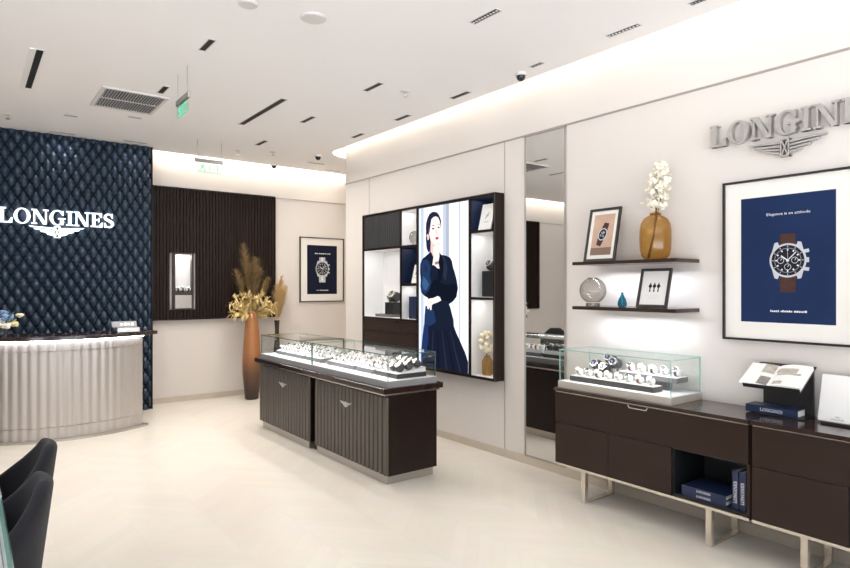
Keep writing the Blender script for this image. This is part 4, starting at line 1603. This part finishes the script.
MB().tube([tv + Vector((0, 0, .02)), tv + Vector((0, .012, .10)), tv + Vector((0, .035, .155))], .0016, 'petal_white', 5).tube([tv + Vector((0, 0, .02)), tv + Vector((0, -.006, .1)), tv + Vector((0, -.012, .14))], .0014, 'petal_white', 5).build('twig', t)


# ------------------------------------------------------------------ framed posters
def poster(label, mp, u0, u1, v0, v1, iu0, iu1, iv0, iv1, bg, frame, strap, texts):
    t = thing('framed_poster', label, 'poster', mp((u0 + u1) / 2, v0, 0))
    f = .013
    b = MB().ring([(u0, v0), (u1, v0), (u1, v1), (u0, v1)], [(u0 + f, v0 + f), (u1 - f, v0 + f), (u1 - f, v1 - f), (u0 + f, v1 - f)], mp, .001, .030, frame)
    b.build('frame', t)
    MB().prism(rect(u0 + f + .0003, u1 - f - .0003, v0 + f + .0003, v1 - f - .0003), mp, .001, .016, 'mat_board').build('mount', t)
    w = .0163
    MB().prism(rect(iu0, iu1, iv0, iv1), mp, .0162, w + .0004, bg).build('printed_sheet', t)
    w += .0007
    b = MB()
    W, H = iu1 - iu0, iv1 - iv0
    uc, vc = iu0 + W * (.52 if strap else .50), iv0 + H * (.488 if strap else .52)
    R = W * (.177 if strap else .20)
    st = 'print_brown' if strap else 'print_silver'
    sw = R * (.50 if strap else .56)
    flat(b, [(uc - sw, vc + R * .6), (uc + sw, vc + R * .6), (uc + sw * .86, vc + R * 1.72), (uc - sw * .86, vc + R * 1.72)], mp, w, st)
    flat(b, [(uc - sw * .92, vc - R * 2.05), (uc + sw * .92, vc - R * 2.05), (uc + sw, vc - R * .6), (uc - sw, vc - R * .6)], mp, w, st)
    if not strap:
        for k in range(5):
            for sg in (1, -1):
                y = vc + sg * R * (1.08 + .15 * k)
                flat(b, rect(uc - sw * .8, uc + sw * .8, y, y + R * .035), mp, w + .0003, 'print_grey')
                flat(b, rect(uc - sw * .3, uc + sw * .3, y - R * .1, y + R * .02), mp, w + .0005, 'print_white')
    for sx in (-1, 1):       # lugs
        for sy in (-1, 1):
            flat(b, [(uc + sx * R * .45, vc + sy * R * .80), (uc + sx * R * .98, vc + sy * R * .45), (uc + sx * R * .80, vc + sy * R * 1.14), (uc + sx * R * .60, vc + sy * R * 1.20)], mp, w + .0003, 'print_silver')
    for sy, hh in ((.62, .12), (0, .17), (-.62, .12)):    # pushers and crown
        flat(b, bar(uc + R * .85, vc + sy * R * .85, uc + R * 1.24, vc + sy * R * .97, R * hh * 1.8), mp, w + .0004, 'print_silver')
    flat(b, circ(uc, vc, R * 1.10, 48), mp, w + .0006, 'print_silver')
    flat(b, circ(uc, vc, R * .98, 48), mp, w + .0009, 'print_dial')
    b.ring(circ(uc, vc, R * .80, 48), circ(uc, vc, R * .765, 48), mp, w + .0010, w + .0012, 'print_grey')
    for k in range(60):
        a = 2 * PI * k / 60
        if k % 5 == 0:
            flat(b, bar(uc + R * .63 * math.sin(a), vc + R * .63 * math.cos(a), uc + R * .74 * math.sin(a), vc + R * .74 * math.cos(a), R * .085), mp, w + .0014, 'print_white')
            flat(b, bar(uc + R * .85 * math.sin(a), vc + R * .85 * math.cos(a), uc + R * .93 * math.sin(a), vc + R * .93 * math.cos(a), R * .05), mp, w + .0014, 'print_silver')
    for dx, dy in ((-.42, 0), (.42, 0), (0, -.42)):
        b.ring(circ(uc + dx * R, vc + dy * R, R * .21, 28), circ(uc + dx * R, vc + dy * R, R * .175, 28), mp, w + .0013, w + .0015, 'print_silver')
        flat(b, bar(uc + dx * R, vc + dy * R, uc + dx * R + R * .08, vc + dy * R + R * .12, R * .03), mp, w + .0016, 'print_white')
    for a, l, ww in ((-52, .50, .075), (43, .72, .06)):
        a = math.radians(a)
        flat(b, bar(uc - .1 * R * math.sin(a), vc - .1 * R * math.cos(a), uc + l * R * math.sin(a), vc + l * R * math.cos(a), R * ww), mp, w + .0018, 'print_white')
    flat(b, bar(uc, vc - R * .2, uc, vc + R * .72, R * .022), mp, w + .0020, 'print_silver')
    flat(b, circ(uc, vc, R * .06, 14), mp, w + .0022, 'print_white')
    b.build('printed_watch', t)
    for txt, fv, wd, sz in texts:
        b = MB()
        if txt:
            flat_text(b, txt, sz, uc, iv0 + H * fv, mp, w + .0004, 'print_white', wd)
        else:       # lettering too small to read: worn little strokes
            rr = random.Random(int(fv * 100))
            u = uc - wd / 2
            while u < uc + wd / 2:
                l = sz * (.35 + .4 * rr.random())
                flat(b, rect(u, u + l, iv0 + H * fv, iv0 + H * fv + sz * (.55 + .35 * rr.random())), mp, w + .0004, 'print_white')
                u += l + sz * (.16 + (.5 if rr.random() < .12 else 0))
        b.build('printed_lettering', t)
    return t


poster('large framed navy watch poster on the right wall above the second sideboard', right_wall(XW), -1.886, -1.158, 1.176, 2.147, -1.778, -1.270, 1.290, 2.036, 'poster_blue', 'frame_black', True,
       [('Elegance is an attitude', .845, .235, .022), (None, .085, .19, .014)])
poster('framed dark watch poster on the back wall beyond the island', back_wall(YB), 3.945, 4.685, 1.276, 2.247, 4.065, 4.568, 1.393, 2.130, 'poster_night', 'frame_brown', False,
       [(None, .82, .25, .02), (None, .07, .19, .016)])

# ------------------------------------------------------------------ floor vases with pampas
def blade(b, p, d, l, w, droop, m, n=3):
    d = d.normalized()
    s = d.cross(Vector((0, 0, 1)))
    s = s.normalized() if s.length > .05 else Vector((1, 0, 0))
    vs = []
    for k in range(n + 1):
        f = k / n
        q = p + d * l * f + Vector((0, 0, -droop * f * f))
        ww = w * (1 - f) + .0004
        vs += [q - s * ww, q + s * ww]
    b.raw(vs, [(2 * k, 2 * k + 1, 2 * k + 3, 2 * k + 2) for k in range(n)], m)


def plume(t, p0, p1, bend, m, rnd, N=300, spread=.055, start=.35, name='pampas_plume'):
    """a stalk with a feathery head of many fine hairs"""
    b = MB()
    pts = []
    for k in range(11):
        f = k / 10
        pts.append(p0.lerp(p1, f) + bend * math.sin(PI * f * .5) * f)
    b.tube(pts, lambda f: .0035 - .002 * f, m, 5)
    for k in range(N):
        f = start + (1 - start) * rnd.random() ** .9
        i = min(9, int(f * 10))
        p = pts[i].lerp(pts[i + 1], f * 10 - i)
        ax = (pts[i + 1] - pts[i]).normalized()
        a = rnd.random() * 2 * PI
        rad = Vector((math.cos(a), math.sin(a), 0))
        g = (f - start) / (1 - start)
        l = spread * (1.5 * math.sin(PI * (.12 + .80 * g)) + .2) * (.6 + .6 * rnd.random())
        blade(b, p, ax * (.9 + .3 * rnd.random()) + rad * .75, l, .0034, l * .25, m)
    return b.build(name, t)


vb = Vector((3.06, 7.86, 0))
t = thing('floor_vase', 'tall copper to dark brown floor vase in front of the back wall', 'vase', vb)
prof = [(.070, 0), (.088, .006), (.096, .10), (.108, .22), (.119, .34), (.123, .46), (.118, .60), (.107, .76), (.093, .92), (.080, 1.06), (.073, 1.15), (.076, 1.165), (.068, 1.165), (.066, 1.10), (.072, 1.0)]
MB().lathe(prof, vb, 'copper_glaze', 48, capt=True).build('body', t, smooth=True)
rp_ = random.Random(21)
t = thing('pampas_arrangement', 'brown pampas plumes and cream dried fans standing in the tall copper vase', 'dried flowers', vb + Vector((0, 0, 1.0)))
mouth = vb + Vector((0, 0, 1.02))
for dx, dy, dz, bx, sp, N in ((-.10, .0, 1.04, -.02, .11, 480), (.015, -.02, .86, .03, .13, 480), (-.16, .02, .70, -.06, .11, 380), (.15, -.06, .60, .06, .09, 360), (-.04, .04, .80, .0, .12, 420), (.10, .05, .72, .04, .11, 360)):
    plume(t, mouth, mouth + Vector((dx, dy, dz)), Vector((bx, 0, 0)), 'plume_brown', rp_, N, sp, .42)
for k in range(54):
    a = PI * (-.08 + 1.16 * rp_.random())
    l = .24 + .13 * rp_.random()
    d = Vector((math.cos(a) * .95, -.75 * rp_.random() + .2, .25 + math.sin(a) * .95))
    d.normalize()
    base = mouth + Vector((0, 0, .08))
    tip = base + d * l
    b = MB()
    b.tube([mouth, base + d * l * .4, tip], .003, 'fan_cream', 5)
    s = d.cross(Vector((rp_.gauss(0, .4), -1, rp_.gauss(0, .4)))).normalized()
    for j in range(26):
        f = .30 + .75 * rp_.random()
        p = base + d * l * min(1.0, f)
        q = (d * .5 + s * rp_.uniform(-1, 1) + Vector((rp_.gauss(0, .3), rp_.gauss(0, .4), rp_.gauss(0, .3)))).normalized()
        blade(b, p, q, .045 + .06 * rp_.random(), .017, .025, 'fan_cream')
    b.build('dried_fan', t)
v2 = P(277, 330, Y=8.06)
v2 = Vector((v2.x, 8.06, 0))
t = thing('slim_floor_vase', 'slim dark floor vase behind the island, right of the copper vase', 'vase', v2)
MB().lathe([(.07, 0), (.085, .01), (.085, .25), (.06, .5), (.035, .75), (.028, .9), (.036, 1.02), (.045, 1.03), (.034, 1.03), (.026, .92)], v2, 'dark_vase', 32).build('body', t, smooth=True)
t = thing('pampas_arrangement', 'light tan pampas plumes standing in the slim dark vase', 'dried flowers', v2 + Vector((0, 0, .95)))
m2 = v2 + Vector((0, 0, .95))
for dx, dz, bx in ((.05, .70, .02), (.0, .58, .0), (.10, .56, .03), (.06, .50, .02)):
    plume(t, m2, m2 + Vector((dx, 0, dz)), Vector((bx, 0, 0)), 'plume_tan', rp_, 420, .10, .2)

# ------------------------------------------------------------------ ceiling fittings
def linear(p0, p1, w, label, cells=0, frame='speaker_white', inset='void_black', name='recessed_linear_light', power=0, cat='ceiling light', group='recessed ceiling lights'):
    """slot running along the room (Y) between two measured points"""
    a, c = P(*p0, Z=CEIL), P(*p1, Z=CEIL)
    x = (a.x + c.x) / 2
    y0, y1 = min(a.y, c.y), max(a.y, c.y)
    t = thing(name, label, cat, (x, (y0 + y1) / 2, CEIL), group)
    b = MB().ring([(x - w / 2 - .007, y0 - .007), (x + w / 2 + .007, y0 - .007), (x + w / 2 + .007, y1 + .007), (x - w / 2 - .007, y1 + .007)],
                  [(x - w / 2, y0), (x + w / 2, y0), (x + w / 2, y1), (x - w / 2, y1)], lambda u, v, h: (u, v, h), CEIL - .004, CEIL - .0002, frame)
    b.build('frame', t)
    MB().box(x - w / 2 + .0005, x + w / 2 - .0005, y0 + .0005, y1 - .0005, CEIL - .002, CEIL - .0003, inset).build('inset', t)
    if frame == 'white_lac':
        MB().box(x - w / 2 - .040, x - w / 2 - .0075, y0 - .007, y1 + .007, CEIL - .008, CEIL - .0002, frame).build('side_flange', t)
    for k in range(cells):
        yy = y0 + (y1 - y0) * (k + .5) / cells
        r = min(w * .34, (y1 - y0) / cells * .36)
        MB().lathe([(r, -.0052), (r * .8, -.003)], (x, yy, CEIL), ('shade_cup' if cells > 6 else 'mesh_grey'), 14, capb=False, capt=True).build('lens', t)
    if power:
        area('light_' + name, (x, (y0 + y1) / 2, CEIL - .012), w, (y1 - y0), power, (1, .955, .91), spread=150)
    return t


DP = 2.6
linear((38.2, 49.4), (29.8, 88.2), .045, 'long white framed slot light above the reception, left of the air grille', 0, 'white_lac', power=DP * 4.6)
linear((212.5, 39.6), (201.8, 50), .042, 'short black slot light nearest the front exit sign', 0, power=DP)
linear((167.4, 86.5), (159, 92.7), .045, 'short black slot light at the corner of the air grille', 0, power=DP * 4.6)
linear((284.6, 99), (240.8, 124.2), .055, 'longest thin black slot in the middle of the ceiling', 0, power=DP * 4.6)
linear((381.3, 83), (365, 90.5), .045, 'black slot light in front of the sprinkler, mid ceiling', 0, power=DP)
linear((313.7, 116.5), (302, 122.3), .045, 'black slot light beyond the long thin slot', 0, power=DP * 2)
linear((266, 140.5), (257, 145), .05, 'small black slot light above the back exit sign', 0, power=DP * 4.6)
linear((363.4, 133.5), (352.2, 137.4), .05, 'black slot light by the rounded end of the light cove', 0, power=DP * .07)
linear((409.6, 115), (395.3, 120), .05, 'black slot light along the cove, above the wall cabinet', 0, power=DP * .07)
linear((469, 91.6), (451.5, 98.2), .05, 'black slot light along the cove, above the right end of the wall cabinet', 0, power=DP * .07)
linear((499, 9.7), (471.7, 22.5), .045, 'black slot light with many white lenses at the top of the photo', 9, power=DP * .6)
linear((639.2, 24.1), (607.9, 36.2), .04, 'black slot light with white lenses above the shelves', 9, power=DP * .07)
linear((542.7, 62.7), (530.7, 66.6), .035, 'thin black slot light beside the camera dome by the cove', 4, power=DP * .07)
linear((706, -1), (689.4, 3.4), .04, 'black slot light at the top right, nearest the wall sign', 4, power=DP * .07)


def slot_x(p0, p1, label, power=0):
    a, c = P(*p0, Z=CEIL), P(*p1, Z=CEIL)
    y = (a.y + c.y) / 2
    t = thing('air_slot', label, 'air vent', ((a.x + c.x) / 2, y, CEIL), 'thin ceiling air slots')
    MB().box(a.x, c.x, y - .035, y + .035, CEIL - .003, CEIL - .0003, 'speaker_white').build('frame', t)
    MB().box(a.x + .01, c.x - .01, y - .022, y + .006, CEIL - .004, CEIL - .0031, 'mesh_grey').build('slot', t)
    if power:
        area('light_wall_washer', ((a.x + c.x) / 2, y, CEIL - .008), c.x - a.x, .04, power, (1, .97, .93), spread=120)  # lamp added under the air slot to wash the wall


slot_x((49, 131), (75, 134.5), 'thin air slot over the navy quilted panel, left one', .6)
slot_x((123, 140.5), (147, 143.5), 'thin air slot over the navy quilted panel, right one', .6)
slot_x((308, 162), (324, 164.5), 'thin air slot near the back cove, left of its twin', .8)
slot_x((325, 169.5), (340, 171.5), 'thin air slot near the back cove, closest to the right wall', .8)
slot_x((63.7, 114.8), (77.7, 116.8), 'faint air slot left of the air grille')
slot_x((128, 116.4), (141.6, 118.4), 'faint air slot behind the air grille')

# air grille
g = [P(x, y, Z=CEIL) for x, y in ((101.5, 85.2), (169, 97.7), (151.6, 114.8), (91.5, 104))]
gx0, gx1 = (g[0].x + g[3].x) / 2, (g[1].x + g[2].x) / 2
gy0, gy1 = (g[0].y + g[1].y) / 2, (g[2].y + g[3].y) / 2
t = thing('air_grille', 'large rectangular ventilation grille in the ceiling near the front exit sign', 'air vent', ((gx0 + gx1) / 2, (gy0 + gy1) / 2, CEIL))
f = .03
MB().ring(rect(gx0, gx1, gy0, gy1), rect(gx0 + f, gx1 - f, gy0 + f, gy1 - f), lambda u, v, h: (u, v, h), CEIL - .012, CEIL - .0003, 'speaker_white').build('frame', t)
MB().box(gx0 + f, gx1 - f, gy0 + f, gy1 - f, CEIL - .002, CEIL - .0004, 'void_black').build('duct', t)
b = MB()
n = 21
ym = (gy0 + gy1) / 2
for i in range(n):
    x = gx0 + f + (gx1 - gx0 - 2 * f) * (i + .5) / n
    for ya, yb in ((gy0 + f, ym - .008), (ym + .008, gy1 - f)):
        b.box(x - .006, x + .004, ya, yb, CEIL - .010, CEIL - .0021, 'louvre_grey')
b.box(gx0 + f, gx1 - f, ym - .008, ym + .008, CEIL - .011, CEIL - .0021, 'speaker_white')
b.build('louvres', t)


def rnd_fit(name, px, label, cat, r, fn, group=None):
    c = P(*px, Z=CEIL)
    t = thing(name, label, cat, c, group)
    t['kind'] = 'thing'
    fn(t, c, r)


def speaker(t, c, r):
    MB().lathe([(r, -.0003), (r, -.006), (r * .93, -.010)], c, 'speaker_white', 40).build('ring', t, smooth=True)
    MB().lathe([(r * .88, -.0102), (r * .88, -.012), (.01, -.014)], c, 'speaker_white', 36).build('grille', t, smooth=True)


def sprinkler(t, c, r):
    MB().lathe([(r, -.0003), (r, -.004), (r * .4, -.012)], c, 'speaker_white', 24).build('escutcheon', t, smooth=True)
    MB().lathe([(.007, -.012), (.007, -.030), (.011, -.032), (.005, -.045)], c, 'steel', 12).lathe([(.022, -.046), (.022, -.049)], c, 'steel', 16).build('head', t)


def dome(t, c, r):
    MB().lathe([(r, -.0003), (r, -.018), (r * .92, -.024)], c, 'speaker_white', 30).build('base', t, smooth=True)
    MB().lathe([(r * .80, -.024)] + [(r * .80 * math.cos(a), -.024 - r * .95 * math.sin(a)) for a in [PI / 2 * k / 8 for k in range(1, 9)]], c, 'dial_black', 30, capt=False).build('dome', t, smooth=True)


rnd_fit('ceiling_speaker', (313.5, 17.5), 'round white ceiling speaker, the larger full disc at the top of the photo', 'ceiling speaker', .083, speaker, 'ceiling speakers')
rnd_fit('ceiling_speaker', (248, 3.5), 'round white ceiling disc cut by the top edge of the photo', 'ceiling speaker', .060, speaker, 'ceiling speakers')
for px, lb in (((405, 91), 'small sprinkler head in the middle of the ceiling'), ((273, 152), 'small sprinkler head in front of the back light cove'), ((8, 114), 'small sprinkler head above the left of the navy quilted panel'), ((238, 150.5), 'tiny sprinkler head near the back exit sign')):
    rnd_fit('ceiling_sprinkler', px, lb, 'sprinkler', .04, sprinkler, 'ceiling sprinklers')
for px, lb in (((521, 73), 'dark dome camera on the ceiling above the mirror'), ((318, 155), 'dark dome camera on the ceiling before the back wall'), ((274, 164), 'dark dome camera at the edge of the back light cove')):
    rnd_fit('ceiling_camera', px, lb, 'camera', .046, dome, 'dome cameras')


# exit signs
def exit_sign(label, along, p0, p1, zt, zb, w0, w1, green):
    """p0,p1: ends of the bar in plan; two wires"""
    a, c = Vector(p0), Vector(p1)
    t = thing('exit_sign', label, 'exit sign', ((a.x + c.x) / 2, (a.y + c.y) / 2, zb), 'hanging exit signs')
    ex = (c - a).normalized()
    n = Vector((-ex.y, ex.x))
    Lw = (c - a).length
    mp = lambda u, v, w: (a.x + ex.x * u + n.x * w, a.y + ex.y * u + n.y * w, v)
    MB().prism(rect(0, Lw, zt - .045, zt), mp, -.010, .010, 'sign_bar').build('bar', t, bevel=.002)
    MB().prism(rect(.01, Lw - .01, zb, zt - .0455), mp, -.004, .004, 'acrylic').build('panel', t)
    for u in w0:
        MB().tube([mp(u, zt + .001, 0), mp(u, CEIL - .001, 0)], .0028, 'wire', 6).build('wire', t)
    b = MB()
    H = zt - .05 - zb
    for sgn in (-.0048, .0048):
        q = lambda pts: b.face([mp(u * Lw, zb + v * H, sgn) for u, v in pts], green)
        q([(x * .5 + .19, y * .5 + .42) for x, y in [(.22 + .09 * math.cos(k * PI / 6), .92 + .16 * math.sin(k * PI / 6)) for k in range(12)]])
        q([(.22, .80), (.34, .76), (.30, .48), (.22, .46)])
        q([(.22, .50), (.30, .50), (.20, .26), (.10, .22), (.12, .16), (.24, .20)])
        q([(.26, .50), (.33, .50), (.40, .30), (.36, .10), (.31, .10), (.34, .28)])
        q([(.33, .74), (.42, .60), (.39, .55), (.31, .66)])
        q([(.23, .76), (.13, .66), (.15, .60), (.24, .68)])
        q([(.50, .22), (.54, .22), (.54, .86), (.50, .86)])
        q([(.50, .86), (.82, .86), (.82, .78), (.50, .78)])
        q([(.78, .22), (.82, .22), (.82, .86), (.78, .86)])
        q([(.60, .46), (.72, .46), (.72, .54), (.60, .54)])
        q([(.08, .04), (.92, .04), (.92, .10), (.08, .10)])
    b.build('pictogram', t)


exit_sign('green exit sign hanging on two wires near the air grille', 'y', (1.37, 5.13), (1.37, 4.80), 3.005, 2.86, (.03, .29), None, 'exit_green')
exit_sign('pale green exit sign hanging before the back light cove', 'x', (2.12, 7.2), (2.45, 7.2), 3.00, 2.84, (.03, .31), None, 'exit_green_soft')

# ------------------------------------------------------------------ light
WARM = (1.0, .91, .78)
NEU = (1.0, .945, .885)
area('cove_light_right', (3.757, 1.35, 3.30), .05, 10.6, 12, WARM, spread=120)
area('cove_light_end', (4.45, 6.86, 3.34), 1.35, .10, 9, WARM)
area('cove_light_back', (1.3 + 2.0, 8.20, 3.30), 2.85, .08, 11, WARM)
area('cove_light_back', (-1.45, 8.20, 3.30), 2.6, .08, 8, WARM)
for z in (1.657, 1.338):
    area('shelf_light', (3.6675, 2.45, z + .008), .014, .68, 2.4, (.86, .91, 1.0))
for key, pw in (('wide', .5), ('a', .2), ('c', .2), ('low', .3), ('r2', .22), ('r3', .26), ('b', .12), ('r1', .12)):
    y0, y1, z0, z1 = NICHE[key]
    area('niche_light', (3.80, (y0 + y1) / 2, z1 - .008), .1, (y1 - y0) * .8, pw, (1, .97, .94))
area('niche_light', (2.27, 8.23, 1.92), .17, .03, .7, (1, .98, .96))
for y0, y1 in ((3.80, 5.02), (5.06, 6.2)):
    area('showcase_light', (2.60, (y0 + y1) / 2, .978), .01, (y1 - y0) * .95, 1.9, (.95, .97, 1.0), rot=(0, math.radians(-12), 0))
area('showcase_light', (3.50, 2.47, 1.040), .01, .78, 1.3, (.97, .98, 1.0), rot=(0, math.radians(-15), 0))
# fill light through the unseen open front, brighter below to lift the ceiling
w = bpy.data.worlds.new('world')
SC.world = w
w.use_nodes = True
wn_ = w.node_tree
bg = wn_.nodes['Background']
bg.inputs['Strength'].default_value = 1.0
tcw = wn_.nodes.new('ShaderNodeTexCoord')
spw = wn_.nodes.new('ShaderNodeSeparateXYZ')
rpw = wn_.nodes.new('ShaderNodeValToRGB')
rpw.color_ramp.elements[0].position = 0.46
rpw.color_ramp.elements[0].color = (4.7, 4.95, 5.3, 1)      # added glow from below, made up to brighten the ceiling
rpw.color_ramp.elements[1].position = 0.52
rpw.color_ramp.elements[1].color = (.75, .775, .82, 1)
mrw = wn_.nodes.new('ShaderNodeMapRange')
mrw.inputs['From Min'].default_value = -1
wn_.links.new(tcw.outputs['Generated'], spw.inputs[0])
wn_.links.new(spw.outputs['Z'], mrw.inputs['Value'])
wn_.links.new(mrw.outputs[0], rpw.inputs[0])
wn_.links.new(rpw.outputs[0], bg.inputs['Color'])
SC.view_settings.view_transform = 'Standard'
SC.view_settings.look = 'None'
SC.view_settings.exposure = 0.54
SC.view_settings.gamma = 1.0
SC.view_settings.use_curve_mapping = False
SC.cycles.use_denoising = True
SC.cycles.max_bounces = 10
SC.cycles.transparent_max_bounces = 24
SC.cycles.caustics_reflective = False
SC.cycles.caustics_refractive = False
